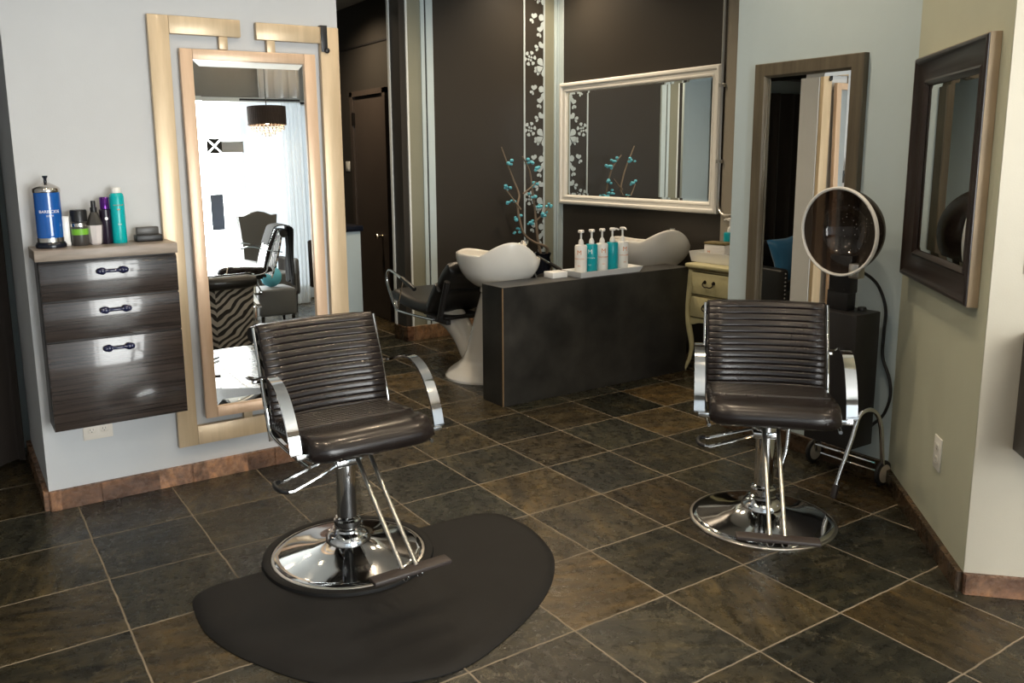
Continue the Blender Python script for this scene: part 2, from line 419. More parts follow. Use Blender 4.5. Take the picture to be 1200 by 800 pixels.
poly_wall('wall_cream', 'wall_cream', [(5.369, 1.165), (8.4, 4.196), (8.2, 4.396), (5.2, 1.40)], 0, CZ)
poly_wall('wall_blue_partition', 'wall_blue', [(-8.3, .1), (-8.0, .1), (-8.0, -5.5), (-8.3, -5.5)], 0, CZ)
poly_wall('wall_far', 'wall_brown', [(-14, -12.4), (-13.7, -12.4), (-13.7, 3.0), (-14, 3.0)], 0, CZ)
poly_wall('wall_rear', 'wall_pale', [(-14, -12.4), (14.2, -12.4), (14.2, -12.1), (-14, -12.1)], 0, CZ)
poly_wall('wall_side', 'wall_cream', [(1.1, 8.1), (14.2, 8.1), (14.2, 8.4), (1.1, 8.4)], 0, CZ)
poly_wall('wall_curtain_side', 'wall_blue', [(-3.75, -12.1), (-3.45, -12.1), (-3.45, -2.1), (-3.75, -2.1)], 0, 5.25)
struct('trim_soffit', slab(MB(), -3.8, -12.1, 5.25, -3.1, -2.1, CZ), 'wall_brown')
struct('trim_corridor_soffit', slab(MB(), -13.7, -2.0, 7.23, -8.0, 2.65, CZ), 'wall_taupe')
# shop front: bulkhead, low sill, posts, glass
fw = MB()
slab(fw, 13.5, -12.1, 5.95, 13.8, 8.1, CZ); struct('wall_front_bulkhead', fw, 'bulkhead')
fw = MB(); slab(fw, 13.5, -12.1, 0, 13.8, 8.1, .35); struct('wall_front_sill', fw, 'wall_cream')
fr = MB()
for v in (-12.05, -8.0, -4.4, -.85, 4.3, 8.05): slab(fr, 13.52, v-.07, .35, 13.72, v+.07, 5.95)
for z in (.42, 5.88): slab(fr, 13.52, -12.1, z-.06, 13.72, 8.1, z+.06)
win = struct('window_1', fr, 'white_frame')
MBg = MB(); slab(MBg, 13.60, -12.1, .35, 13.62, 8.1, 5.95); gl = MBg.build('pane', 'glass', win, smooth=False)
# skirting: slate pieces with mortar joints
def skirting(name, a, b, m, h=.30, t=.055, first=.0):
    """a->b in tiles with the room on the right-hand side of the run"""
    A, B = Vector((*a, 0)), Vector((*b, 0)); d = (B-A); L = d.length; d.normalize(); n = Vector((d.y, -d.x, 0))
    mb = MB(); s = 0; nxt = first if first > 0 else 1.0
    mtx = Matrix((d, n, Vector((0, 0, 1)))).transposed().to_4x4(); mtx.translation = A*T
    while s < L-1e-4:
        e = min(L, nxt); mb.box(((s+.006)*T, 0, 0), ((e-.006)*T, t*T, h*T), .0015, 1, mtx); s = e; nxt += 1.0
    mb.box((0, 0, 0), (L*T, t*T*.8, h*T*.985), 0, 1, mtx)
    return struct(name, mb, m)
skirting('baseboard_station', (-1, -5.27), (-1, -1.67), 'skirting', .22, first=.52)
skirting('baseboard_station_end', (-3.05, -5.27), (-1, -5.27), 'skirting', .22)
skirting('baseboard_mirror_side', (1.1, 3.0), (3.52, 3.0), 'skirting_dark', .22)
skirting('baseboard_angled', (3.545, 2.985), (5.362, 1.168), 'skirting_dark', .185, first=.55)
skirting('baseboard_cream', (5.362, 1.168), (8.3, 4.106), 'skirting', .185)
skirting('baseboard_back', (-6.3, 1.93), (-6.3, 5.83), 'skirting', .30)
skirting('baseboard_pillar', (-6.75, 1.93), (-6.3, 1.93), 'skirting_dark', .30)
# painted / applied strips on the far wall, mirrored left and right
def strip(name, v0, v1, m, t=.02, z0=.3):
    return struct(name, slab(MB(), -6.3, v0, z0, -6.3+t, v1, CZ), m)
k = 0
for nm, v0, v1, m, t in [('a', 2.06, 2.10, 'white_line', .03), ('b', 2.10, 2.39, 'olive', .02), ('c', 2.39, 2.47, 'iceblue', .05), ('d', 2.51, 2.66, 'iceblue', .05),
                         ('e', 5.46, 5.70, 'olive', .02), ('f', 5.70, 5.755, 'iceblue', .05), ('g', 5.785, 5.825, 'iceblue', .05)]:
    k += 1; strip('trim_%d' % k, v0, v1, m, t)
k += 1; struct('trim_%d' % k, slab(MB(), -6.3, 2.47, .3, -6.28, 2.51, CZ), 'black_metal')
k += 1; struct('trim_%d' % k, slab(MB(), -6.27, 5.80, .3, -6.10, 5.83, CZ), 'iceblue')
k += 1; struct('trim_%d' % k, slab(MB(), -6.775, 1.905, .3, -6.70, 1.93, CZ), 'white_line')
# corridor door with casing
dr = MB(); slab(dr, -10.0, 2.615, .02, -8.45, 2.65, 5.13)
door = struct('door_1', dr, 'door')
cs = MB(); slab(cs, -10.16, 2.57, 0, -10.02, 2.65, 5.26); slab(cs, -8.43, 2.57, 0, -8.29, 2.65, 5.26); slab(cs, -10.16, 2.57, 5.15, -8.29, 2.65, 5.27)
cs.build('casing', 'door', door, smooth=False)
kb = MB(); kb.lathe([(0, 0), (.020, 0), (.022, .006), (.010, .010), (.009, .035), (.022, .045), (.027, .058), (.022, .070), (0, .074)], 20, Matrix.Translation(W(-8.69, 2.615, 1.96)) @ Matrix.Rotation(PI/2, 4, 'X'))
kb.build('door_knob', 'brass', door)
for z in (.45, 4.5): slab(MB(), -10.05, 2.56, z, -9.97, 2.62, z+.28).build('hinge', 'iron', door, smooth=False)
struct('trim_corridor_line', slab(MB(), -13.7, 2.63, 6.26, -7.3, 2.65, 6.30), 'black_metal')

# low wall behind the wash units
kw = MB(); kw.box(W(-1.90, .95, 0), W(-1.34, 4.82, 1.83), .003)
low = struct('wall_low', kw, 'wash_wall')
sm = MB()
for v in (.945,):
    sm.box(W(-1.352, v-.004, .01), W(-1.33, v+.012, 1.82))
sm.build('edge_seam', 'seam', low, smooth=False)

# conduit on the taupe wall
cp = MB(); cp.tube([W(-1.54, 5.70, CZ-.02), W(-1.54, 5.70, 5.0), W(-1.54, 5.70, 3.0)]+catmull([W(-1.54, 5.70, 2.95), W(-1.50, 5.68, 2.78), W(-1.36, 5.66, 2.68), W(-1.15, 5.66, 2.68)], 5), .011, 8)
o = cp.build('wall_conduit', 'brushed'); tag(o, 'grey conduit pipe running down the taupe wall beside white mirror', 'pipe')
for z in (4.9, 3.6): MB().box(W(-1.60, 5.68, z-.03), W(-1.48, 5.74, z+.03), .002).build('clip', 'brushed', o)

# vinyl decal climbing the far wall
def flower(mb, v, z, s, kind, rot):
    c = Vector((-6.3*T, v*T, z*T))
    def petal(ang, L, wd, d0):
        a = Vector((0, math.cos(ang), math.sin(ang))); b = Vector((0, -math.sin(ang), math.cos(ang)))
        pts = [(0, .10), (.30, .62), (.62, 1.0), (.88, .72), (1.0, .0), (.88, -.72), (.62, -1.0), (.30, -.62), (0, -.10)]
        F = [mb.b.verts.new(c+a*(d0+L*x)+b*wd*y+Vector((.004, 0, 0))) for x, y in pts]
        B = [mb.b.verts.new(c+a*(d0+L*x)+b*wd*y+Vector((.0, 0, 0))) for x, y in pts]
        mb.b.faces.new(F); n = len(F)
        for i in range(n): mb.b.faces.new((F[i], B[i], B[(i+1) % n], F[(i+1) % n]))
    s *= T
    if kind == 'flower':
        for i in range(5): petal(rot+i*2*PI/5, s*.5, s*.20, s*.07)
    elif kind == 'rose':
        for i in range(6): petal(rot+i*PI/3, s*.26, s*.15, s*.26)
        for i in range(4): petal(rot+.4+i*PI/2, s*.17, s*.09, s*.05)
    else:
        petal(rot, s*.55, s*.2, s*.05); petal(rot+.9, s*.45, s*.16, s*.05); petal(rot+2.6, s*.4, s*.14, s*.08); petal(rot+3.5, s*.35, s*.11, s*.1)
dm = MB(); dm.box(W(-6.3, 4.90, .3), W(-6.29, 4.94, CZ)); dm.box(W(-6.3, 5.425, .3), W(-6.282, 5.465, CZ))
z = 8.1-.02
for i in range(6):
    z0 = 8.09-i*1.485
    for v, dz, s, kd, rr in [(5.16, 0, .26, 'bud', .9), (5.50, 0, .42, 'flower', .3), (5.34, -.27, .28, 'bud', 1.2), (5.31, -.58, .30, 'bud', .3), (5.07, -.82, .36, 'rose', .1), (5.43, -.98, .44, 'flower', 1.0), (5.27, -1.08, .22, 'bud', 2.2)]:
        zz = z0+dz
        if .4 < zz < CZ-.2: flower(dm, v, zz, s*.86, kd, rr+i*.05)
o = dm.build('flower_decal', 'decal', smooth=False); tag(o, 'pale blue flower decal between two white lines on the brown far wall', 'wall decal')

# daylight through the shop front and unseen recessed lamps added to light the room
def area(name, loc, sx, sy, power, col, rot):
    l = bpy.data.lights.new(name, 'AREA'); l.shape = 'RECTANGLE'; l.size = sx; l.size_y = sy; l.energy = power; l.color = col
    o = bpy.data.objects.new(name, l); COL.objects.link(o); o.location = loc; o.rotation_euler = rot; return o
area('window_daylight', W(13.76, -2, 3.1), 19.5*T, 5.4*T, 1100, (1.0, .975, .95), (0, PI/2, 0))
w = bpy.data.worlds.new('world'); SC.world = w; w.use_nodes = True
w.node_tree.nodes['Background'].inputs[0].default_value = (.86, .93, 1, 1); w.node_tree.nodes['Background'].inputs[1].default_value = 1.5
for i, (u, v) in enumerate([(2.2, -4.9), (1.6, -.9), (2.4, 1.4), (3.2, -2.9), (4.6, -.4), (-3.0, 3.4), (-3.8, .9), (7.5, -3.0), (7.5, 1.5), (11, -6), (4, -7), (-5.2, 4.9), (-8.8, 1.4)]):
    f = MB(); f.lathe([(.055, 0), (.075, 0), (.078, -.006), (.058, -.010), (.052, -.004), (.050, .0)], 28)
    o = f.build('added_downlight', 'white_plastic', loc=W(u, v, 7.23 if u < -8 else CZ)); tag(o, 'round white recessed downlight added in the unseen ceiling', 'ceiling light', 'added ceiling downlights')
    d = MB(); d.lathe([(0, -.003), (.051, -.003), (.051, -.001), (0, -.001)], 24); d.build('lens', 'lamp_disc', o)
    l = bpy.data.lights.new('added_lamp_beam', 'SPOT'); l.energy = [40, 55, 75, 60, 45, 100, 110, 50, 50, 50, 50, 110, 170][i]; l.color = (1, .79, .55); l.spot_size = math.radians(150); l.spot_blend = 1.0; l.shadow_soft_size = .05
    lo = bpy.data.objects.new('added_lamp_beam', l); COL.objects.link(lo); lo.parent = o; lo.location = (0, 0, -.02)

# ------------------------------------------------------------------ styling chairs (front faces local -Y)
def make_chair(name, label):
    t = thing(name, label, 'salon chair', group=None)
    HW, NR = .25, 14
    # backrest: horizontal padded channels on a panel curved round the sitter
    def bpt(s, x, side):
        z = .560+.363*s; y = .140+.135*s+.02*math.sin(PI*s)*-1
        c = (x/HW); y -= .030*c*c
        ed = min(1.0, (1-abs(c))/.10); edz = min(1.0, min(s, 1-s)/.05)
        th = .020*math.sqrt(max(0, 1-(1-ed)**2))*(.35+.65*math.sqrt(max(0, 1-(1-edz)**2)))
        if side > 0:
            f = (s*NR) % 1.0; rib = .0050*min(1, abs(math.sin(PI*f))*2.4)**.7+.0012*math.sin(PI*f)
            return Vector((x, y-th-rib*min(1, ed*1.5), z))
        return Vector((x, y+th*.7, z))
    ns, nx = NR*10+1, 22
    mb = MB()
    ring = []
    xs = [HW*math.sin(-PI/2+PI*i/(nx-1)) if False else HW*(-1+2*i/(nx-1)) for i in range(nx)]
    xs[0] = -HW; xs[1] = -HW*.985; xs[2] = -HW*.955; xs[-2] = HW*.985; xs[-1] = HW; xs[-3] = HW*.955
    F = [[mb.b.verts.new(bpt(j/(ns-1), x, 1)) for j in range(ns)] for x in xs]
    B = [[mb.b.verts.new(bpt(j/(ns-1), x, -1)) for j in range(ns)] for x in xs]
    for i in range(nx-1):
        for j in range(ns-1):
            mb.b.faces.new((F[i][j], F[i+1][j], F[i+1][j+1], F[i][j+1])); mb.b.faces.new((B[i][j], B[i][j+1], B[i+1][j+1], B[i+1][j]))
        mb.b.faces.new((F[i][0], B[i][0], B[i+1][0], F[i+1][0])); mb.b.faces.new((F[i][-1], F[i+1][-1], B[i+1][-1], B[i][-1]))
    for j in range(ns-1):
        mb.b.faces.new((F[0][j], F[0][j+1], B[0][j+1], B[0][j])); mb.b.faces.new((F[-1][j], B[-1][j], B[-1][j+1], F[-1][j+1]))
    mb.build('backrest', 'leather', t, ang=60)
    # printed cloth panel and black roll on the rear of the backrest
    zp = MB()
    def zf(u, v):
        x = (u-.5)*2*.246; z = .47+.40*v; return Vector((x, .195+.115*v-.030*(x/.25)**2+.012*math.sin(PI*v), z))
    zp.grid(zf, 17, 13); bmesh.ops.recalc_face_normals(zp.b, faces=zp.b.faces); bmesh.ops.solidify(zp.b, geom=zp.b.faces[:]+zp.b.edges[:]+zp.b.verts[:], thickness=.012); tag(zp.build('back_panel', 'zebra', t, ang=60), 'zebra print panel on the rear of the backrest')
    rl = MB(); rl.tube([(x, .318-.030*(x/.255)**2, .878) for x in [-.255+.51*i/10 for i in range(11)]], [.030]+[.040]*9+[.030], 16); rl.build('rear_roll', 'black_vinyl', t)
    # seat: fine ribs behind, smooth roll in front
    prof = []
    NS = 11
    for j in range(NS*10+1):
        s = j/(NS*10); y = .165-.285*s; z = .566+.022*s; prof.append((y, z+.0085*min(1, abs(math.sin(PI*((s*NS) % 1.0)))*1.8)**.8, 1.0))
    for y, z, w in [(-.135, .5895, 1), (-.17, .5955, 1), (-.215, .6005, 1), (-.255, .599, .997), (-.288, .589, .992), (-.310, .572, .985), (-.320, .550, .978), (-.316, .528, .972), (-.302, .512, .966), (-.275, .503, .96), (-.20, .500, .96), (0, .505, .96), (.13, .52, .96), (.168, .54, .98), (.172, .556, .99)]:
        prof.append((y, z, w))
    mb = MB(); HS = .252
    xs = [-1, -.985, -.955, -.9]+[-.8+1.6*i/12 for i in range(13)]+[.9, .955, .985, 1]
    V = []
    for x in xs:
        e = min(1, (1-abs(x))/.10); d = .024*(1-math.sqrt(max(0, 1-(1-e)**2)))
        row = []
        for y, z, w in prof:
            zc = z-(d if z > .545 else 0)+(d*.6 if z < .525 else 0)
            yy = y+(.035*max(0, abs(x)-.70)**1.6 / .3**1.6 if y < -.2 else 0)
            row.append(mb.b.verts.new((x*HS*w, yy, zc)))
        V.append(row)
    n = len(prof)
    for i in range(len(xs)-1):
        for j in range(n): mb.b.faces.new((V[i][j], V[i+1][j], V[i+1][(j+1) % n], V[i][(j+1) % n]))
    mb.b.faces.new(V[0]); mb.b.faces.new(list(reversed(V[-1])))
    mb.build('seat', 'leather', t, ang=60)
    # chrome side rails, armrests
    for s in (-1, 1):
        x = s*.258
        path = catmull([(x, .245, .912), (x, .205, .80), (x, .150, .65), (x, .128, .585), (x, .118, .545), (x, .085, .520), (x, .0, .508), (x*.985, -.15, .500), (x*.96, -.26, .497)], 5)
        MB().tube(path, .0075, 10).build('side_rail', 'chrome', t)
        xa = s*.288
        pth = catmull([(xa*.98, .268, .712), (xa*.99, .20, .722), (xa, .11, .742), (xa, .03, .768), (xa, -.035, .777), (xa, -.095, .764), (xa, -.150, .728), (xa, -.195, .672), (xa, -.225, .615), (xa, -.242, .560), (xa, -.244, .545)], 5)
        n = len(pth); fl = []
        for i in range(n): k = min(1, i/(n*.45)); fl.append((.018+.024*k, .008))
        a = MB(); a.tube(pth, 1, flat=fl, ref=(1, 0, 0)); arm = a.build('armrest', 'chrome', t, ang=35)
        br = MB(); br.box((min(s*.235, s*.292), -.262, .528), (max(s*.235, s*.292), -.236, .548), .003); br.build('bracket', 'chrome', arm)
        br = MB(); br.box((min(s*.25, s*.285), .20, .70), (max(s*.25, s*.285), .218, .712), .002); br.build('bracket', 'chrome', arm)
    sp = MB(); sp.box((-.20, -.20, .478), (.20, .12, .503), .004); sp.box((-.10, -.11, .455), (.10, .10, .480), .004); sp.build('seat_plate', 'black_metal', t)
    # base and hydraulic column
    b = MB(); b.lathe([(0, 0), (.298, 0), (.300, .006), (.292, .013), (.270, .018), (.20, .031), (.135, .046), (.100, .060), (.088, .066), (.086, .064), (0, .06)], 64)
    base = b.build('base', 'chrome', t, ang=50)
    MB().lathe([(.292, .012), (.303, .010), (.306, .006), (.304, 0), (.298, 0), (.292, .012)], 64).build('base_rim', 'brushed', base)
    c = MB(); c.lathe([(.090, .060), (.088, .078), (.080, .092), (.066, .104), (.060, .108), (.060, .118), (.054, .122), (.054, .150), (.0475, .156), (.0475, .160), (.040, .165), (.040, .40), (.0435, .402), (.0435, .462), (0, .462)], 40); c.build('column', 'chrome', t, ang=35)
    for k in range(6):
        a = k*PI/3+.3; MB().lathe([(0, .096), (.009, .096), (.009, .086), (.012, .078)], 10, Matrix.Translation((.074*math.cos(a), .074*math.sin(a), 0))).build('bolt', 'chrome', base)
    # pump lever
    lv = MB(); e = .31
    lv.tube(catmull([(-.045, -.035, .395), (-.12, -.045, .370), (-.21, -.050, .342), (-.235, -.050, .335), (-.262, -.045, .337)], 4), .0065, 8)
    lv.tube(catmull([(-.045, .050, .395), (-.12, .060, .370), (-.21, .065, .342), (-.235, .065, .335), (-.262, .060, .337)], 4), .0065, 8)
    lv.box((-.055, -.05, .382), (.055, .06, .41), .006)
    lever = lv.build('pump_lever', 'chrome', t)
    gp = MB(); gp.tube(catmull([(-.250, -.050, .336), (-.272, -.035, .338), (-.280, .007, .338), (-.272, .050, .338), (-.250, .065, .336)], 5), .010, 10); gp.build('grip', 'black_plastic', lever)
    # footrest
    fb = MB(); fb.box((-.150, -.560, .150), (.150, -.505, .166), .005); foot = fb.build('footrest', 'tread', t)
    for s in (-1, 1):
        MB().tube([(s*.027, -.10, .480), (s*.027, -.17, .470), (s*.027, -.20, .44), (s*.027, -.36, .30), (s*.027, -.522, .164)], .0085, 10).build('footrest_tube', 'brushed', foot)
        ho = MB(); ho.tube([(s*.027+.013*math.cos(a), -.545, .150+.018*math.sin(a)) for a in [PI+i*PI/8 for i in range(9)]], 0.0032, 6); ho.build('hook', 'chrome', foot)
    return t
ch = make_chair('salon_chair', 'dark brown ribbed salon chair standing on the black half-round floor mat'); ch.location = W(1.82, -2.99)+Vector((0, 0, .016)); ch.rotation_euler.z = PI/2+math.radians(.3)
ch['group'] = 'dark brown hydraulic styling chairs'
c2 = copy_tree(ch); c2['label'] = 'dark brown ribbed salon chair on bare slate tiles in front of hood dryer'; c2.location = W(3.44, .941); c2.rotation_euler.z = math.radians(-45.5+90)

# half-round mat
out = [(1.66, -3.6), (1.665, -4.1), (1.69, -4.30), (1.78, -4.43), (1.95, -4.485), (2.39, -4.5), (2.77, -4.41), (3.04, -4.29), (3.41, -4.08), (3.65, -3.82), (3.86, -3.45), (3.94, -3.1), (3.88, -2.75), (3.64, -2.19), (3.35, -1.75), (2.99, -1.42), (2.66, -1.27), (2.26, -1.19), (1.96, -1.22), (1.80, -1.29), (1.71, -1.44), (1.675, -1.7), (1.66, -2.2)]
pts = [(p.x, p.y) for p in catmull([(u*T, v*T, 0) for u, v in out], 5, True)]
ctr = Vector((2.6*T, -2.9*T))
m_ = MB(); rings = []
for off, z in ((0, .0), (0, .004), (.012, .0105), (.035, .0145), (.06, .015)):
    r = []
    for x, y in pts:
        d = Vector((x, y))-ctr; L = d.length; d = d*((L-off)/L); r.append(m_.b.verts.new((ctr.x+d.x, ctr.y+d.y, z)))
    rings.append(r)
n = len(pts)
for A, B in zip(rings, rings[1:]):
    for i in range(n): m_.b.faces.new((A[i], A[(i+1) % n], B[(i+1) % n], B[i]))
m_.b.faces.new(rings[-1]); m_.b.faces.new(list(reversed(rings[0])))
mat_o = m_.build('floor_mat', 'rubber'); tag(mat_o, 'black rubber half-round mat under the salon chair on the floor', 'floor mat')
rg = MB(); rg.lathe([(.0, .0), (.338, .0), (.342, .010), (.337, .026), (.322, .031), (.308, .027), (.302, .0157), (0, .0157)], 72); rg.build('base_ring', 'rubber', mat_o, loc=W(1.82, -2.99))

# ------------------------------------------------------------------ styling station on the pale wing wall (rotz 90: local x = +v, local -y = out of the wall)
WALLX = -1*T
def at_wall(v, z): return Vector((WALLX, v*T, z*T))
cab = thing('drawer_cabinet', 'dark striated wall-hung cabinet with three glossy drawers and grey brown top', 'cabinet', at_wall(-4.52, 0), PI/2)
def X(v): return (v+4.52)*T
b = MB(); b.box((X(-5.185), -.42*T, .99*T), (X(-3.845), -.037, 2.785*T), .002); b.box((X(-5.185), -.038, .99*T), (X(-3.90), -.001, 2.785*T)); b.build('body', 'cab_side', cab)
tp = MB(); tp.box((X(-5.225), -.575*T, 2.785*T), (X(-3.855), -.037, 2.895*T), .003); tp.box((X(-5.225), -.039, 2.785*T), (X(-3.90), -.002, 2.895*T)); tp.build('top', 'counter', cab)
for z0, z1 in ((2.362, 2.755), (1.945, 2.345), (1.0, 1.928)):
    d = MB(); d.box((X(-5.185), -.455*T, z0*T), (X(-3.845), -.42*T, z1*T), .002)
    dw = d.build('drawer', 'cab_wood', cab)
    zc = z1-.115 if z1 > 2 else z1-.105
    h = MB()
    for s in (-1, 1):
        h.ball((X(-4.505)+s*.042, -.455*T-.017, zc*T), .0165, 12)
        h.lathe([(.0, 0), (.011, 0), (.008, .017)], 12, Matrix.Translation((X(-4.505)+s*.042, -.455*T, zc*T)) @ Matrix.Rotation(PI/2, 4, 'X'))
        h.ball((X(-4.505)+s*.053, -.455*T-.018, zc*T), .0135, 10)
    h.tube(catmull([(X(-4.505)-.036, -.455*T-.019, zc*T), (X(-4.505)-.015, -.455*T-.024, zc*T), (X(-4.505)+.015, -.455*T-.024, zc*T), (X(-4.505)+.036, -.455*T-.019, zc*T)], 4), [.010]*2+[.0075]*9+[.010]*2, 10)
    h.build('handle', 'navy', dw)
# station mirror
mir = thing('station_mirror', 'tall mirror in a gilt frame inside a broken gilt outer frame on pale wall', 'mirror', at_wall(-2.79, 0), PI/2)
def X(v): return (v+2.79)*T
d0, d1 = -.012, -.044       # outer frame stands just off the wall
def pcs(boxes, y0, y1, bev=.003):
    mb = MB()
    for (v0, z0, v1, z1) in boxes: mb.box((X(v0), y1, z0*T), (X(v1), y0, z1*T), bev)
    return mb
pcs([(-3.885, .455, -3.665, 5.30), (-3.664, 5.11, -2.88, 5.30), (-3.664, .455, -2.795, .68)], -.002, -.034).build('outer_frame', 'gold', mir)
pcs([(-1.925, .455, -1.69, 5.29), (-2.70, 5.10, -1.926, 5.29), (-2.794, .455, -1.926, .68)], -.002, -.034).build('outer_frame', 'gold', mir)
for v0, z0, v1, z1 in [(-3.13, 4.97, -3.03, 5.11), (-2.58, 4.96, -2.48, 5.10), (-3.11, .67, -3.0, .80), (-2.56, .67, -2.45, .80)]:
    pcs([(v0, z0, v1, z1)], -.003, -.030).build('connector', 'gold', mir)
inn = MB(); y0, y1 = -.0345, -.064
for (v0, z0, v1, z1) in [(-3.57, .775, -3.435, 4.96), (-2.155, .775, -2.015, 4.96), (-3.434, 4.845, -2.156, 4.96), (-3.434, .775, -2.156, .90)]:
    inn.box((X(v0), y1, z0*T), (X(v1), y0, z1*T), .003)
tilt = Matrix.Translation((0, -.012, .775*T)) @ Matrix.Rotation(math.radians(-1.6), 4, 'Z') @ Matrix.Rotation(math.radians(-1.0), 4, 'X') @ Matrix.Translation((0, 0, -.775*T))
def glassplate(x0, z0, x1, z1, y, bev, rise):
    mb = MB(); V = []
    for i in (0, bev):
        yy = y-(rise if i else 0)
        V.append([mb.b.verts.new(p) for p in ((x0+i, yy, z0+i), (x1-i, yy, z0+i), (x1-i, yy, z1-i), (x0+i, yy, z1-i))])
    B = [mb.b.verts.new(p) for p in ((x0, y+.004, z0), (x1, y+.004, z0), (x1, y+.004, z1), (x0, y+.004, z1))]
    for k in range(4):
        k2 = (k+1) % 4; mb.b.faces.new((V[0][k], V[0][k2], V[1][k2], V[1][k])); mb.b.faces.new((B[k], V[0][k], V[0][k2], B[k2]))
    mb.b.faces.new(V[1]); mb.b.faces.new(list(reversed(B))); return mb
o = inn.build('inner_frame', 'gold2', mir); o.data.transform(tilt)
g = glassplate(X(-3.437), .897*T, X(-2.153), 4.848*T, -.050, .030, .0022).build('mirror_glass', 'mirror', mir, smooth=False); g.data.transform(tilt)
# black strap over the frame's top corner
st = MB(); st.box((-.017, -.040, -.125), (.017, -.036, .002), .001); st.box((-.017, -.040, -.002), (.017, -.001, .003), .001); st.ball((.012, -.043, -.118), .014, 10, (1, .5, 1))
o = st.build('hanging_strap', 'black_plastic', loc=at_wall(-1.88, 5.30), rotz=PI/2); tag(o, 'short black strap hooked over top right corner of gilt frame', 'strap')
# things on the cabinet top
ST = 2.895*T
def on_top(name, label, cat, v, u=-.80): return thing(name, label, cat, Vector((u*T, v*T, ST)), PI/2)
j = on_top('disinfectant_jar', 'tall blue disinfectant jar with steel lid on cabinet top', 'jar', -5.03, -.74)
MB().lathe([(0, 0), (.060, 0), (.062, .012), (.056, .024), (.054, .026), (0, .026)], 32).build('base', 'jar_base', j)
MB().lathe([(0, .026), (.0535, .026), (.0535, .044), (0, .044)], 32).build('band', 'steel_lid', j)
MB().lathe([(0, .044), (.0515, .044), (.0525, .060), (.0525, .235), (0, .235)], 36).build('jar_body', 'blue_liquid', j)
MB().lathe([(0, .235), (.0535, .235), (.0545, .238), (.0545, .250), (.050, .256), (.030, .268), (.012, .276), (0, .277)], 36).build('lid', 'steel_lid', j)
MB().lathe([(0, .274), (.007, .274), (.006, .292), (.011, .300), (.011, .305), (0, .305)], 16).build('plunger', 'jar_base', j)
lettering('lettering', 'BARBICIDE', .0175, 'white_print', j, wrap=.0525, loc=(0, 0, .155)); lettering('small_lettering', '||||||||||||||', .008, 'white_print', j, wrap=.0525, loc=(0, 0, .138))
o = on_top('product_tube', 'small plain white tube between blue jar and black tub', 'tube', -4.875)
MB().box((-.015, -.013, 0), (.015, .013, .13), .005).build('tube_body', 'white_gloss', o); MB().box((-.0155, -.0135, .0), (.0155, .0135, .018), .003).build('cap', 'white_plastic', o)
o = on_top('hair_product_tub', 'stout dark grey tub with a lime green band on cabinet top', 'tub', -4.75, -.76)
MB().lathe([(0, 0), (.032, 0), (.034, .004), (.034, .098), (.033, .10), (0, .10)], 32).build('tub_body', 'grey_can', o)
MB().lathe([(.0345, .104), (.0345, .148), (.032, .156), (0, .157), (0, .104)], 32).build('cap', 'black_plastic', o)
MB().lathe([(.0346, .048), (.0346, .074)], 32).build('label_band', 'lime', o); MB().lathe([(.0345, .084), (.0345, .098)], 32).build('steel_band', 'steel_lid', o)
o = on_top('spray_bottle', 'clear spray bottle with black shoulders and nozzle on cabinet top', 'spray bottle', -4.60, -.77)
MB().lathe([(0, 0), (.022, 0), (.026, .006), (.033, .080), (.0335, .088), (0, .088)], 8).build('bottle_body', 'clear', o, ang=20)
MB().lathe([(.0337, .086), (.0335, .094), (.016, .140), (.013, .143), (0, .143)], 8).build('shoulder', 'grey_can', o, ang=20)
MB().lathe([(0, .143), (.014, .143), (.014, .163), (.010, .165), (.010, .192), (0, .193)], 20).build('nozzle', 'black_plastic', o)
o = on_top('styling_bottle', 'slim dark plum bottle with metallic purple cap on cabinet top', 'bottle', -4.485, -.80)
MB().lathe([(0, 0), (.024, 0), (.025, .003), (.025, .150), (.018, .156), (0, .157)], 28).build('bottle_body', 'dark_purple', o)
MB().lathe([(0, .150), (.0195, .150), (.0195, .203), (.017, .206), (0, .206)], 28).build('cap', 'purple', o)
MB().lathe([(0, .0), (.007, .0), (.007, .001), (0, .001)], 18, Matrix.Translation((0, -.0252, .112)) @ Matrix.Rotation(PI/2, 4, 'X')).build('emblem', 'white_print', o)
o = on_top('aerosol_can', 'tall turquoise hairspray can with white cap on cabinet top', 'aerosol can', -4.36, -.80)
MB().lathe([(0, 0), (.030, 0), (.031, .004), (.031, .205), (.028, .216), (.022, .222), (0, .222)], 32).build('can_body', 'teal_can', o)
MB().lathe([(0, .220), (.020, .220), (.020, .243), (.018, .246), (0, .246)], 24).build('cap', 'white_plastic', o)
MB().box((-.006, -.0325, .148), (.006, -.0305, .152)).build('print', 'orange_print', o, smooth=False)
lettering('lettering', 'moroccanoil', .0085, 'orange_print', o, wrap=.031, loc=(0, 0, .170)); lettering('small_lettering', '||||||||', .008, 'pale_print', o, wrap=.031, loc=(0, 0, .085))
o = on_top('card_holder', 'low black card holder box at the right end of cabinet top', 'card holder', -4.07, -.80)
MB().box((-.057, -.035, 0), (.057, .035, .030), .004).build('tray', 'black_plastic', o); MB().box((-.048, -.004, .028), (.048, .030, .064), .004).build('lid', 'grey_can', o)

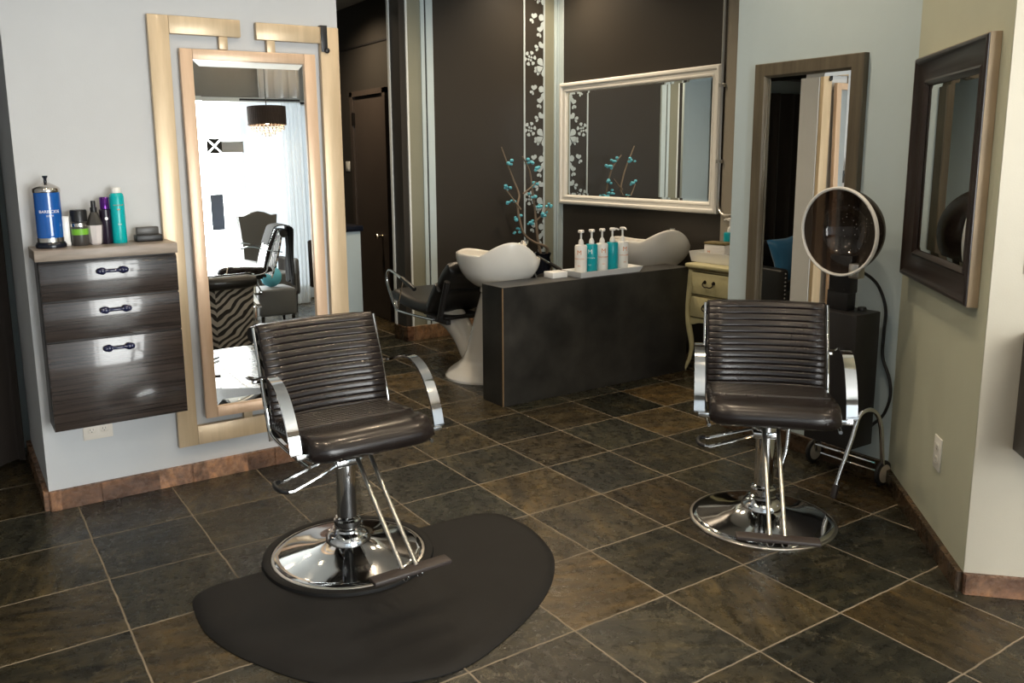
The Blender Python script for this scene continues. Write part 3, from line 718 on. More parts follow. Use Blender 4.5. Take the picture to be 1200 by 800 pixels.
# electrical plates
def plate(name, label, m, loc, rotz, w, h, sockets, horiz=False):
    t = thing(name, label, 'wall plate' if 'switch' in name else 'outlet', loc, rotz)
    MB().box((-w/2, -.006, -h/2), (w/2, 0, h/2), .0025).build('cover', m, t)
    for dx, dz in sockets:
        if 'switch' in name: MB().box((dx-.016, -.010, dz-.032), (dx+.016, -.005, dz+.032), .002).build('rocker', m, t)
        else:
            r = MB().box((dx-.017, -.008, dz-.014), (dx+.017, -.005, dz+.014), .003).build('socket', m, t)
            s = MB()
            for q in (-1, 1): s.box((dx+q*.006-.001, -.0085, dz-.002), (dx+q*.006+.001, -.0078, dz+.007))
            s.box((dx-.002, -.0085, dz-.010), (dx+.002, -.0078, dz-.006)); s.build('slot', 'slot', r, smooth=False)
    return t
plate('power_outlet', 'almond double outlet on pale wall below the drawer cabinet', 'outlet', at_wall(-4.725, .81), PI/2, .128, .075, [(-.027, .008), (.027, .008)])
plate('power_outlet', 'white outlet low on the sage angled wall', 'white_switch', W(4.735, 1.795, .935), -PI/4, .085, .135, [(0, .026), (0, -.026)])
plate('light_switch', 'pale light switch on the brown corridor wall left of the door', 'white_switch', W(-10.55, 2.65, 3.53), 0, .10, .10, [(0, 0)])
plate('light_switch', 'white switch plate at the right edge on the cream wall', 'white_switch', W(5.60, 1.396, 2.94), PI/4, .085, .14, [(0, 0)])
# dark framed thing at the cream wall's edge
t = thing('wall_cabinet', 'dark red brown cupboard edge jutting from the cream wall', 'cupboard', W(5.755, 1.551, 0), PI/4)
MB().box((-.115, -.16, 1.31*T), (.35, -.002, 2.30*T), .004).build('body', 'dark_frame', t); MB().box((-.105, -.172, 1.33*T), (.34, -.162, 2.28*T), .003).build('door', 'dark_frame', t)

# ------------------------------------------------------------------ framed mirrors
def framed_mirror(name, label, loc, rotz, w, h, prof, m_frame, edge=None, bev=.02, glass_y=-.012):
    """prof: list of (inset from the outer edge, height off the wall); mitred frame swept round the rectangle; origin bottom centre"""
    t = thing(name, label, 'mirror', loc, rotz)
    mb = MB(); rings = []
    for i, y in prof:
        rings.append([mb.b.verts.new(p) for p in ((-w/2+i, -y, i), (w/2-i, -y, i), (w/2-i, -y, h-i), (-w/2+i, -y, h-i))])
    for A, B in zip(rings, rings[1:]):
        for k in range(4): mb.b.faces.new((A[k], A[(k+1) % 4], B[(k+1) % 4], B[k]))
    for k in range(4): mb.b.faces.new((rings[-1][k], rings[-1][(k+1) % 4], rings[0][(k+1) % 4], rings[0][k]))
    mb.build('frame', m_frame, t, ang=30)
    if edge:
        e = MB(); d = prof[1][1]-.004
        e.box((-w/2-.003, -d, -.003), (-w/2-.0001, -.001, h+.003)); e.box((w/2+.0001, -d, -.003), (w/2+.003, -.001, h+.003)); e.box((-w/2, -d, -.003), (w/2, -.001, -.0001)); e.box((-w/2, -d, h+.0001), (w/2, -.001, h+.003))
        e.build('frame_edge', edge, t, smooth=False)
    i = prof[-1][0]-.004
    glassplate(-w/2+i, i, w/2-i, h-i, glass_y, bev, .0018).build('mirror_glass', 'mirror', t, smooth=False)
    return t
framed_mirror('wall_mirror', 'wide white framed mirror on the dark brown wall above the wash basins', W(-3.885, 5.83, 2.67), 0, 4.52*T, 2.60*T,
              [(0, 0), (0, .030), (.012, .042), (.028, .044), (.038, .030), (.058, .028), (.065, .034), (.076, .030), (.088, .014)], 'white_frame', bev=.022)
framed_mirror('wall_mirror', 'tall aged bronze framed mirror on the grey blue wall behind hood dryer', W(2.215, 3.0, .55), 0, 1.50*T, 4.29*T,
              [(0, 0), (0, .034), (.004, .038), (.062, .038), (.070, .030), (.074, .014)], 'bronze', bev=.022)
framed_mirror('wall_mirror', 'dark espresso framed mirror with tan edges on the sage angled wall', W(4.475, 2.055, 2.46), -PI/4, 2.06*T, 2.22*T,
              [(0, 0), (0, .040), (.006, .045), (.014, .045), (.030, .034), (.070, .024), (.095, .023), (.104, .028), (.112, .023), (.122, .012)], 'dark_frame', 'frame_edge', .018, -.010)

# ------------------------------------------------------------------ shampoo units (chair end towards local -x, basin towards +x)
def make_wash(label):
    t = thing('shampoo_unit', label, 'shampoo basin', W(-2.6, 1.7), 0, 'white shampoo units behind the low wall')
    # basin: open bowl with a neck beak at -x and a high curved splash back at +x
    A, B = .345, .272
    def rim(th):
        c, s = math.cos(th), math.sin(th)
        x = A*c*(1.0 if c > 0 else 1+.06*abs(c)**6); y = B*s*(1 if c > 0 else (1-.16*(-c)**2))
        z = .885+.012*(1-c) if c < 0 else .897
        tt = abs(math.atan2(s, c)+.30); z = .902+(.106*math.cos(tt/math.radians(46)*PI/2)**1.1 if tt < math.radians(46) else 0)
        z -= .022*math.sin(th)
        if c < -.8: z += .012*((-c-.8)/.2)**1.5
        return x, y, z
    def f(u, v):
        th = 2*PI*u; x, y, z = rim(th)
        if v < .5:      # outside, from the foot ring up to the rim
            k = v/.5; r = .30+.70*math.sin(k*PI/2)**.75; zb = .672; zz = zb+(z-zb)*k**1.25
            return Vector((x*r-.02*(1-k), y*r, zz))
        if v < .6:
            k = (v-.5)/.1; r = 1-.055*k; return Vector((x*r, y*r, z+.006*math.sin(k*PI)-.004*k))
        k = (v-.6)/.4; r = .945*(math.cos(k*PI/2)**.55 if k < 1 else 0); zz = z-.004-(z-.735)*math.sin(k*PI/2)**1.3
        return Vector((x*r, y*r, zz))
    mb = MB(); mb.grid(f, 56, 36, closed_u=True); mb.lathe([(0, .665), (.085, .665), (.10, .673)], 40, None, 1.1, .9)
    basin = mb.build('basin', 'ceramic', t, ang=75)
    pl = MB(); pl.lathe([(0, .655), (.165, .655), (.175, .667), (.17, .700), (0, .70)], 40, Matrix.Translation((.10, 0, .0))); pl.build('tray', 'ceramic', basin)
    br = MB(); br.box((.15, -.185, .665), (.20, -.160, .735), .004); br.build('hinge_bracket', 'brushed', basin)
    fa = MB(); fa.lathe([(0, .78), (.024, .78), (.024, .955), (.028, .96), (.028, .990), (.02, .998), (0, .998)], 24, Matrix.Translation((.05, .20, 0)))
    fa.tube([(.05, .20, .975), (.05, .15, .97), (.05, .11, .945)], .012, 10); fa.build('faucet', 'chrome', basin); MB().box((-.11, .185, .86), (-.0, .235, .945), .006).build('valve_cover', 'ceramic', basin)
    # pedestal: flared foot and a leaning cone up to the basin
    mb = MB()
    def ped(u, v):
        prof = [(0, .265, .262, -.215), (.016, .268, .264, -.215), (.05, .245, .24, -.213), (.085, .20, .195, -.21), (.13, .150, .150, -.195), (.20, .128, .132, -.170), (.35, .110, .122, -.125), (.50, .095, .115, -.075), (.62, .088, .105, -.035), (.69, .085, .10, -.01)]
        k = v*(len(prof)-1); i = min(int(k), len(prof)-2); q = k-i; p = [a+(b-a)*q for a, b in zip(prof[i], prof[i+1])]
        return Vector((p[3]+p[1]*math.cos(2*PI*u), p[2]*math.sin(2*PI*u), p[0]))
    V = mb.grid(ped, 44, 40, closed_u=True); mb.b.faces.new([r[0] for r in V]); mb.build('pedestal', 'ceramic', t, ang=60)
    lg = MB(); lg.tube(catmull([(-.30, 0, .07), (-.36, 0, .15), (-.455, 0, .265), (-.56, 0, .345), (-.64, 0, .385)], 6), [.075, .075, .076, .077, .078, .079, .08, .081, .082, .083, .084, .085, .086, .088, .09, .092, .094, .096, .098, .10, .102, .104, .106, .108, .11][:25], 20, ref=(0, 1, 0)); lg.build('seat_leg', 'ceramic', t)
    # black reclining seat
    def cushion(pts, hw, th, name, r=.03):
        mb = MB(); P = catmull([(x, 0, z) for x, z in pts], 5); n = len(P); V = []
        for i in range(n):
            tg = (P[min(i+1, n-1)]-P[max(i-1, 0)]).normalized(); nn = Vector((-tg.z, 0, tg.x)); e = min(1, min(i, n-1-i)/3); hh = th/2*math.sqrt(max(.05, 1-(1-e)**2)); row = []
            for k in range(20):
                a = 2*PI*k/20; c, s_ = math.cos(a), math.sin(a)
                row.append(mb.b.verts.new(P[i]+Vector((0, hw*math.copysign(abs(c)**.35, c), 0))+nn*hh*math.copysign(abs(s_)**.6, s_)))
            V.append(row)
        for i in range(n-1):
            for k in range(20): mb.b.faces.new((V[i][k], V[i][(k+1) % 20], V[i+1][(k+1) % 20], V[i+1][k]))
        mb.b.faces.new(V[0]); mb.b.faces.new(list(reversed(V[-1])))
        return mb.build(name, 'black_vinyl', t, ang=60)
    cushion([(-1.18, .50), (-1.10, .485), (-.9, .46), (-.70, .455), (-.56, .47)], .235, .105, 'seat')
    cushion([(-.60, .44), (-.55, .52), (-.49, .60), (-.45, .645)], .235, .12, 'backrest')
    cushion([(-.47, .62), (-.42, .70), (-.35, .765), (-.30, .80)], .21, .11, 'headrest')
    sb = MB(); sb.box((-.60, -.235, .385), (-.30, -.20, .42), .004); sb.box((-.60, .20, .385), (-.30, .235, .42), .004); sb.box((-.78, -.16, .385), (-.45, .16, .41), .006)
    sb.tube([(-.42, -.225, .40), (-.30, -.225, .70)], .022, 8); sb.tube([(-.42, .225, .40), (-.30, .225, .70)], .022, 8); sb.build('seat_support', 'black_metal', t)
    for s in (-1, 1):
        y = s*.275
        ar = MB(); ar.tube(catmull([(-.42, y, .41), (-.70, y, .40), (-.92, y, .395), (-.99, y, .40), (-1.05, y, .45), (-1.13, y, .56), (-1.155, y, .61), (-1.15, y, .665), (-1.115, y, .70), (-1.05, y, .695), (-.90, y, .655), (-.80, y, .625)], 5), .010, 10)
        ar.tube([(-.985, y, .405), (-.88, y, .645)], .006, 8)
        a = ar.build('armrest', 'chrome', t)
        pd = MB(); pd.tube([(-.90, y, .66), (-.78, y, .625), (-.70, y, .60)], .017, 10); pd.build('arm_pad', 'black_vinyl', a)
    return t
w1 = make_wash('white shampoo basin with black seat at the near end of low black wall')
w2 = copy_tree(w1); w2.location = W(-2.6, 5.1); w2['label'] = 'white shampoo basin below the wide white framed mirror, beside the yellow chest'

# tray of pump bottles on the low wall
KW = 1.83*T
tr = MB()
def traypan(mb, w, d, h, fl, t=.006):
    o = [(-w/2, -d/2), (w/2, -d/2), (w/2, d/2), (-w/2, d/2)]; rings = []
    for k, z in ((1, 0), (1, .0), (1+fl, h), (1+fl-t*2/min(w, d)*1.0, h), (1-.06, t), ):
        rings.append([mb.b.verts.new((x*(1+(k-1)*d/w), y*k, z)) for x, y in o])
    for A, B in zip(rings[1:], rings[2:]):
        for i in range(4): mb.b.faces.new((A[i], A[(i+1) % 4], B[(i+1) % 4], B[i]))
    mb.b.faces.new(list(reversed(rings[1]))); mb.b.faces.new(rings[-1]); return mb
o = traypan(tr, 1.24*T, .40*T, .040, .22).build('bottle_tray', 'white_gloss', loc=W(-1.61, 3.12, 1.83), rotz=PI/2, smooth=False); tag(o, 'long white flared tray holding pump bottles on low black wall', 'tray')
o = MB().box((-.062, -.05, 0), (.062, .05, .040), .003).build('white_box', 'white_gloss', loc=W(-1.74, 2.25, 1.83), rotz=PI/2); tag(o, 'low white box behind the left end of pump bottle tray', 'box')
def pump_bottle(label, m, loc, rotz, cap_rot=0.0, group=None, prints=True):
    t = thing('pump_bottle', label, 'pump bottle', loc, rotz, group)
    MB().lathe([(0, 0), (.035, 0), (.0375, .003), (.0375, .176), (.034, .184), (.018, .187), (0, .187)], 36).build('bottle_body', m, t)
    p = MB(); p.lathe([(0, .186), (.016, .186), (.0165, .200), (.012, .214), (.008, .220), (.006, .222), (.006, .262), (0, .262)], 24)
    p.lathe([(0, .258), (.017, .259), (.019, .264), (.019, .272), (.015, .276), (0, .277)], 24); c, s = math.cos(cap_rot), math.sin(cap_rot)
    p.tube([(0, 0, .268), (.028*s, -.028*c, .268), (.042*s, -.042*c, .262)], [.0075, .006, .0045], 8); p.build('pump', 'white_plastic', t)
    t.scale = (1.1, 1.1, 1.1)
    if prints:
        pr = 'orange_print' if m == 'white_plastic' else 'pale_print'
        lettering('initial', 'M', .040, pr, t, wrap=.0375, loc=(0, 0, .140)); lettering('lettering', 'MOROCCANOIL', .0105, pr, t, wrap=.0375, loc=(0, 0, .102), sx=.85)
        lettering('small_lettering', '||||||||', .009, pr, t, wrap=.0375, loc=(0, 0, .060))
    return t
gp = 'pump bottles on the white tray'
zb = KW+.0065
spec = [('white pump bottle at the left end of tray row with orange lettering', 'white_plastic', 2.655, .8, True), ('turquoise pump bottle second from left in the tray with pale lettering', 'teal', 2.875, .7, True),
        ('white pump bottle in the middle between two turquoise ones', 'white_plastic', 3.095, 1.1, True), ('plain turquoise pump bottle with nozzle turned to the right, second from right end', 'teal', 3.315, 1.9, False),
        ('white pump bottle at the right end of tray row', 'white_plastic', 3.535, 1.2, True)]
for k, (lb, m, v, tw, pr) in enumerate(spec):
    pump_bottle(lb, m, Vector((-1.61*T, v*T, zb)), [.62, .62, 1.15, 1.4, 1.3][k], [.3, .3, -.2, 1.35, .1][k], gp, pr)

# ------------------------------------------------------------------ yellow chest with cabriole legs
vn = thing('chest_of_drawers', 'distressed pale yellow chest on cabriole legs at the end of low wall', 'chest of drawers', W(-.42, 5.23))
HW, HD = .94*T, .42*T
def vx(x): return x
tp = MB(); tp.box((-HW-.012, -HD-.02, 1.825*T), (HW+.012, HD+.015, 1.90*T), .010, 3); tp.build('top', 'vanity', vn)
te = MB(); te.box((-HW-.004, -HD-.010, 1.795*T), (HW+.004, HD, 1.826*T), .004); te.build('top_moulding', 'vanity_edge', vn)
bd = MB(); bd.box((-HW+.02, -HD+.012, .98*T), (HW-.02, HD, 1.80*T), .004); bd.build('body', 'vanity', vn)
for z0, z1 in ((1.385, 1.755), (.985, 1.335)):
    d = MB(); d.box((-HW+.045, -HD-.004, z0*T), (HW-.045, -HD+.014, z1*T), .005); dw = d.build('drawer', 'vanity', vn)
    e = MB()
    for zz in (z0*T-.006, z1*T+.002): e.box((-HW+.035, -HD+.004, zz), (HW-.035, -HD+.0125, zz+.004))
    e.build('drawer_edge', 'vanity_edge', dw, smooth=False)
    for x in (-HW+.21, HW-.21):
        h = MB(); zc = (z0+z1)/2*T+.006
        for s in (-1, 1): h.lathe([(0, 0), (.014, 0), (.012, .004), (.006, .006), (.006, .016), (0, .018)], 12, Matrix.Translation((x+s*.040, -HD-.004, zc+.010)) @ Matrix.Rotation(PI/2, 4, 'X'))
        h.tube(catmull([(x-.040, -HD-.020, zc+.010), (x-.046, -HD-.022, zc-.008), (x-.024, -HD-.026, zc-.022), (x, -HD-.026, zc-.020), (x+.024, -HD-.026, zc-.022), (x+.046, -HD-.022, zc-.008), (x+.040, -HD-.020, zc+.010)], 4), .0045, 8); h.build('pull', 'iron', dw)
ap = MB()   # scalloped apron
pts = [(-HW+.03, .98*T), (-HW+.03, .84*T)]+[(-HW+.03+(2*HW-.06)*i/24, .86*T+.035*abs(math.sin(PI*i/8))-.02) for i in range(1, 24)]+[(HW-.03, .84*T), (HW-.03, .98*T)]
ap.prism(pts, -.009, .009, Matrix.Translation((0, -HD+.018, 0)) @ Matrix.Rotation(PI/2, 4, 'X')); ap.build('apron', 'vanity', vn, smooth=False)
for sx in (-1, 1):
    for sy in (-1, 1):
        x, y = sx*(HW-.02), sy*(HD-.02); ox, oy = sx, sy
        P = catmull([(x-sx*.005, y, 1.79*T), (x+ox*.008, y+oy*.006, 1.45*T), (x+ox*.024, y+oy*.016, 1.18*T), (x+ox*.022, y+oy*.014, .98*T), (x-ox*.004, y-oy*.002, .66*T), (x-ox*.014, y-oy*.010, .42*T), (x-ox*.002, y, .2*T), (x+ox*.022, y+oy*.016, .05*T), (x+ox*.026, y+oy*.02, 0)], 4)
        n = len(P); R = [.026 if i < n*.35 else .026-.012*min(1, (i/n-.35)/.35) for i in range(n)]; R[-1] = .013
        MB().tube(P, R, 12).build('leg', 'vanity', vn)
CT = 1.905*T
o = traypan(MB(), .70, .24, .075, .12).build('organiser_tray', 'white_gloss', loc=W(-.62, 5.28, 1.905), smooth=False); tag(o, 'deep white tray on top of the pale yellow chest', 'tray')
o = thing('product_box', 'pale box with olive lid sitting in tray on yellow chest', 'box', W(-1.0, 5.15, 1.905)+Vector((0, 0, .008)), .12)
MB().box((-.085, -.05, 0), (.085, .05, .125), .004).build('box_body', 'white_plastic', o); MB().box((-.088, -.053, .125), (.088, .053, .142), .004).build('lid', 'vanity_edge', o)
lettering('print', 'M', .030, 'orange_print', o, loc=(-.045, -.0502, .07)); MB().lathe([(0, 0), (.009, 0), (.009, .0006), (0, .0006)], 16, Matrix.Translation((-.045, -.0502, .03)) @ Matrix.Rotation(PI/2, 4, 'X')).build('emblem', 'orange_print', o)
o = pump_bottle('blue pump bottle behind pale box on the yellow chest', 'teal', W(-1.02, 5.44, 1.905)+Vector((0, 0, .008)), 0, -1.2, None, False)

# ------------------------------------------------------------------ hooded dryer
hd = thing('hood_dryer', 'black hood dryer on wheels with smoky round hood before blue wall', 'hair dryer', W(3.1, 2.56), 0)
def L3(u, v, z): return Vector(((u-3.1)*T, (v-2.56)*T, z*T))
bx = MB()
a0, a1 = L3(2.82, 2.33, 2.0), L3(3.46, 2.77, 2.0); c0, c1 = L3(2.86, 2.36, .50), L3(3.46, 2.77, .50)
vs = [bx.b.verts.new(p) for p in ((c0.x, c0.y, .46*T), (c1.x, c0.y, .46*T), (c1.x, c1.y, .46*T), (c0.x, c1.y, .46*T), (a0.x, a0.y, a0.z), (a1.x, a0.y, a0.z), (a1.x, a1.y, a0.z), (a0.x, a1.y, a0.z))]
for f in ((3, 2, 1, 0), (4, 5, 6, 7), (0, 1, 5, 4), (1, 2, 6, 5), (2, 3, 7, 6), (3, 0, 4, 7)): bx.b.faces.new([vs[i] for i in f])
bmesh.ops.bevel(bx.b, geom=list(bx.b.edges), offset=.006, segments=2, profile=.5, affect='EDGES')
body = bx.build('body', 'black_metal', hd)
for u in (3.14, 3.30):
    MB().lathe([(0, 0), (.020, 0), (.020, .012), (.017, .016), (0, .016)], 20, Matrix.Translation(L3(u, 2.66, 2.0))).build('dial', 'black_plastic', body)
nk = MB(); nk.box(L3(2.98, 2.47, 2.0), L3(3.24, 2.62, 2.22), .004); nk.box(L3(3.0, 2.46, 2.2), L3(3.27, 2.60, 2.62), .004)
for u in (3.03, 3.2): nk.ball(L3(u, 2.458, 2.24), .004, 8)
nk.build('neck', 'black_metal', hd)
HC = L3(3.235, 2.24, 2.90); HM = Matrix.Translation(HC) @ Matrix.Rotation(math.radians(-4), 4, 'Z') @ Matrix.Rotation(math.radians(3), 4, 'X') @ Matrix.Rotation(PI/2, 4, 'X')
RR = .198
pr = [(RR*math.cos(a), -RR*.95*math.sin(a)) for a in [i*PI/2/16 for i in range(17)]]
pr[-1] = (0, pr[-1][1])
hm = MB(); hm.lathe(pr, 56, HM); inner = [(x*.965, z*.955) for x, z in pr]; hm.lathe(inner, 56, HM); hood = hm.build('hood', 'smoky', hd, ang=80)
rgm = MB(); rgm.lathe([(RR-.006, -.004), (RR-.006, .006), (RR+.001, .009), (RR+.006, .006), (RR+.006, -.006), (RR-.001, -.008), (RR-.006, -.004)], 64, HM); rgm.build('rim', 'hood_ring', hood)
iv = MB(); pass  # tiny metal specks stand in for glints of light inside the hood
for i in range(26):
    r, a = random.uniform(.02, .13), random.uniform(0, 2*PI)
    iv.ball(HM @ Vector((r*math.cos(a), r*math.sin(a), -.12-.05*(1-r/.13))), random.uniform(.0010, .0022), 6)
iv.build('glint_specks', 'brushed', hood)
mt = MB(); mt.box(L3(3.34, 2.30, 2.40), L3(3.46, 2.42, 2.56), .005); mt.lathe([(0, 0), (.010, 0), (.010, .02), (0, .02)], 12, Matrix.Translation(L3(3.42, 2.29, 2.46)) @ Matrix.Rotation(PI/2, 4, 'X')); mt.build('hood_mount', 'brushed', hood)
for u in (2.70, 3.60):
    p = L3(u, 2.80, .15); mw_ = Matrix.Translation(p) @ Matrix.Rotation(PI/2, 4, 'Y')
    wm = MB(); wm.lathe([(.036, -.011), (.050, -.011), (.060, -.007), (.063, 0), (.060, .007), (.050, .011), (.036, .011), (.036, -.011)], 32, mw_); wh = wm.build('wheel', 'tyre', hd)
    hb = MB(); hb.lathe([(0, -.013), (.010, -.013), (.012, -.012), (.044, -.0118), (.045, 0), (.044, .0118), (.012, .012), (.010, .013), (0, .013)], 28, mw_); hb.build('hub', 'hub', wh)
ax = MB(); ax.tube([L3(2.70, 2.80, .15), L3(3.60, 2.80, .15)], .006, 8); ax.tube([L3(2.78, 2.72, .27), L3(3.55, 2.72, .27)], .006, 8); ax.build('axle', 'chrome', hd)
for u, u2 in ((3.60, 3.50), (2.72, 2.78)):
    lg = MB(); lg.tube(catmull([L3(u, 2.80, .16), L3(u+.01, 2.74, .40), L3(u+.02, 2.66, .74), L3(u+.02, 2.56, .90), L3(u+.0, 2.44, .96), L3((u+u2)/2+.02, 2.32, .90), L3((u+u2)/2+.0, 2.25, .66), L3(u2+.015, 2.14, .30), L3(u2, 2.07, .09)], 5), .0105, 10); lf = lg.build('leg', 'chrome', hd)
    ft = MB(); ft.tube([L3(u2+.006, 2.09, .14), L3(u2-.004, 2.05, .0)], .015, 12); ft.build('rubber_foot', 'tread', lf)
cb = MB(); cb.tube(catmull([L3(3.12, 2.62, 2.40), L3(3.2, 2.74, 2.42), L3(3.32, 2.88, 2.28), L3(3.41, 2.93, 2.02), L3(3.41, 2.935, 1.72), L3(3.42, 2.93, 1.45), L3(3.53, 2.91, 1.22), L3(3.56, 2.90, 1.02), L3(3.50, 2.90, .80), L3(3.40, 2.86, .66), L3(3.36, 2.75, .58)], 6), .0075, 8); cb.build('power_cable', 'black_plastic', hd)

# ------------------------------------------------------------------ blossom branches in a floor vase
br = thing('blossom_branches', 'twigs with turquoise blossoms in a tall dark vase behind wash basin', 'branch arrangement', W(-5.7, 4.98))
def P3(v, z, du=0): return Vector((du*T, (v-4.98)*T, z*T))
MB().lathe([(0, 0), (.08, 0), (.10, .02), (.11, .25), (.09, .50), (.06, .66), (.075, .70), (.065, .70), (.05, .66), (0, .60)], 32).build('vase', 'jar_base', br)
paths = [[(5.0, 1.5), (5.04, 1.77), (4.65, 1.93), (4.40, 2.12), (4.30, 2.46), (4.30, 2.72), (4.38, 2.93), (4.28, 3.22), (4.17, 3.47), (3.96, 3.92)], [(4.32, 2.63), (4.17, 2.82), (4.0, 3.06)],
         [(4.98, 1.5), (4.90, 1.9), (4.84, 2.52), (4.76, 2.97), (4.65, 3.42), (4.43, 3.72)], [(4.83, 2.34), (5.04, 2.51), (5.17, 2.68)], [(4.42, 2.95), (4.62, 3.1), (4.72, 3.2)]]
for k, p in enumerate(paths):
    C_ = catmull([P3(v, z, .1*math.sin(k*1.7+i*.6)) for i, (v, z) in enumerate(p)], 5); n = len(C_)
    MB().tube(C_, [(.014 if k in (0, 2) else .009)*(1-.6*i/n) for i in range(n)], 7).build('twig', 'branch', br)
for v, z in [(4.11, 3.61), (4.06, 3.09), (4.14, 2.80), (4.30, 2.46), (4.30, 2.18), (4.62, 2.35), (4.71, 2.89), (4.76, 3.15), (4.80, 3.47), (4.62, 3.62), (5.03, 2.5), (4.86, 2.7), (5.15, 2.68)]:
    b = MB()
    for i in range(6): b.ball(P3(v, z)+Vector((random.uniform(-.025, .025), random.uniform(-.030, .030), random.uniform(-.022, .022))), random.uniform(.014, .021), 7, (.6, 1, .7))
    b.build('blossom', 'petal_blue', br)
# pale counter end in the corridor
o = thing('corridor_counter', 'pale counter with dark top in the corridor behind the pale wall', 'counter', W(-7.6, 1.06))
MB().box((-.20, -.40, 0), (.20, .12, 2.25*T), .004).build('body', 'wall_blue', o); MB().box((-.22, -.42, 2.25*T), (.22, .14, 2.36*T), .006).build('top', 'jar_base', o)

# ------------------------------------------------------------------ curtains
def drape(name, label, cat, m, a, b, z0, z1, folds, amp, th=.004, group=None, flare=0.0):
    A, B = Vector((a[0]*T, a[1]*T, 0)), Vector((b[0]*T, b[1]*T, 0)); d = B-A; L = d.length; d.normalize(); n = Vector((d.y, -d.x, 0))
    def f(u, v):
        ph = folds*2*PI*u; am = amp*(.75+.25*math.sin(u*17))*(1-.25*v)
        return A+d*(u*L+.012*math.sin(ph*2+1)*(1-v))+n*(am*math.sin(ph+.4*math.sin(ph*.37+v))+flare*(1-v)**6)+Vector((0, 0, (z0+(z1-z0)*v)*T))
    mb = MB(); mb.grid(f, int(folds*12)+1, 14)
    bmesh.ops.recalc_face_normals(mb.b, faces=mb.b.faces)
    if th: bmesh.ops.solidify(mb.b, geom=mb.b.faces[:]+mb.b.edges[:]+mb.b.verts[:], thickness=th)
    o = mb.build(name, m, ang=80); return tag(o, label, cat, group)
drape('black_curtain', 'floor-length black brown curtain behind the pale wall by the drawer cabinet', 'curtain', 'curtain', (-2.85, -5.34), (-2.85, -9.6), .03, CZ-2.55, 9, .045)
drape('dark_curtain', 'dark brown curtain hung in front of blue wall, seen in bronze framed mirror', 'curtain', 'curtain', (-3.36, -2.45), (-3.36, -4.85), .03, 4.98, 6, .028)
# black armchair with a pillow, seen only in the bronze framed mirror
ac = thing('armchair', 'black studded armchair seen in the bronze framed mirror', 'armchair', W(-2.36, -2.95), PI/2+.2)
MB().box((-.30, -.30, .14), (.30, .22, .44), .03, 3).build('seat', 'black_vinyl', ac)
MB().box((-.33, .18, .12), (.33, .30, .80), .035, 3).build('backrest', 'black_vinyl', ac)
for s in (-1, 1):
    a = MB(); a.box((min(s*.29, s*.38), -.32, .12), (max(s*.29, s*.38), .24, .62), .03, 3); a = a.build('armrest', 'black_vinyl', ac)
    sd = MB()
    for i in range(14): sd.ball((s*.335, -.322, .14+i*.034), .009, 6, (1, .5, 1))
    sd.build('stud_trim', 'studs', a)
    for y in (-.25, .22): MB().lathe([(0, 0), (.016, 0), (.024, .13), (0, .13)], 12, Matrix.Translation((s*.30, y, 0))).build('leg', 'iron', ac)
pw = MB()
def pf(u, v):
    x, z = (u-.5)*2, (v-.5)*2; e = (1-abs(x)**2.5)*(1-abs(z)**2.5)
    return Vector((x*.20*(1-.10*(1-abs(z))), 0, z*.20*(1-.10*(1-abs(x))))), .075*max(0, e)**.5
for s in (-1, 1): pw.grid(lambda u, v: pf(u, v)[0]+Vector((0, s*pf(u, v)[1], 0)), 15, 15)
o = pw.build('throw_pillow', 'pillow', ang=80); tag(o, 'peacock blue satin pillow on the black armchair seen in bronze framed mirror', 'pillow')
o.location = W(-2.36, -2.95)+Vector((.03, .04, .665)); o.rotation_euler = (math.radians(-16), math.radians(8), PI/2+.2)

# ------------------------------------------------------------------ the front of the salon, seen in the gilt framed mirror
c3 = copy_tree(ch); c3['label'] = 'chrome armed salon chair draped with a black towel, seen in gilt framed mirror'; c3.location = W(8.25, -.66); c3.rotation_euler.z = math.radians(8)
for o in c3.children:
    if o.name.startswith('column'): o.scale.z = 1.26
    elif not o.name.startswith('base'): o.location.z += .13
tw = MB()
def tf(u, v):
    x = (u-.5)*.46; k = v*1.25
    if k < .22: y, z = .200-(.145-k*.66)*.40, .78+k*.66
    elif k < .40: a = (k-.22)/.18*PI; y, z = .290-.090*math.cos(a), .925+.036*math.sin(a)
    else: y, z = .380+.012*math.sin(u*19+k*4), .925-(k-.40)*.62-.02*math.sin(u*9)
    return Vector((x*(1+.06*math.sin(v*9)), y, z))
tw.grid(tf, 26, 40); bmesh.ops.recalc_face_normals(tw.b, faces=tw.b.faces); bmesh.ops.solidify(tw.b, geom=tw.b.faces[:]+tw.b.edges[:]+tw.b.verts[:], thickness=.008)
o = tw.build('towel', 'towel', ang=80); tag(o, 'black towel hung over the back of chair seen in gilt framed mirror', 'towel'); o.location = W(8.25, -.66)+Vector((0, 0, .13)); o.rotation_euler.z = math.radians(8)
wc = thing('wing_chair', 'grey camelback chair near the shop window, seen in gilt framed mirror', 'chair', W(12.3, .87), -PI/2-.1)
bk = MB(); o_ = [(-.19, .40), (-.20, .75), (-.225, 1.02), (-.235, 1.12), (-.17, 1.11), (-.08, 1.15), (0, 1.165), (.08, 1.15), (.17, 1.11), (.235, 1.12), (.225, 1.02), (.20, .75), (.19, .40)]
bk.prism(o_, -.05, .05, Matrix.Translation((0, .30, 0)) @ Matrix.Rotation(PI/2, 4, 'X')); bk.build('backrest', 'grey_fabric', wc)
MB().box((-.22, -.30, .22), (.22, .26, .47), .04, 3).build('seat', 'grey_fabric', wc)
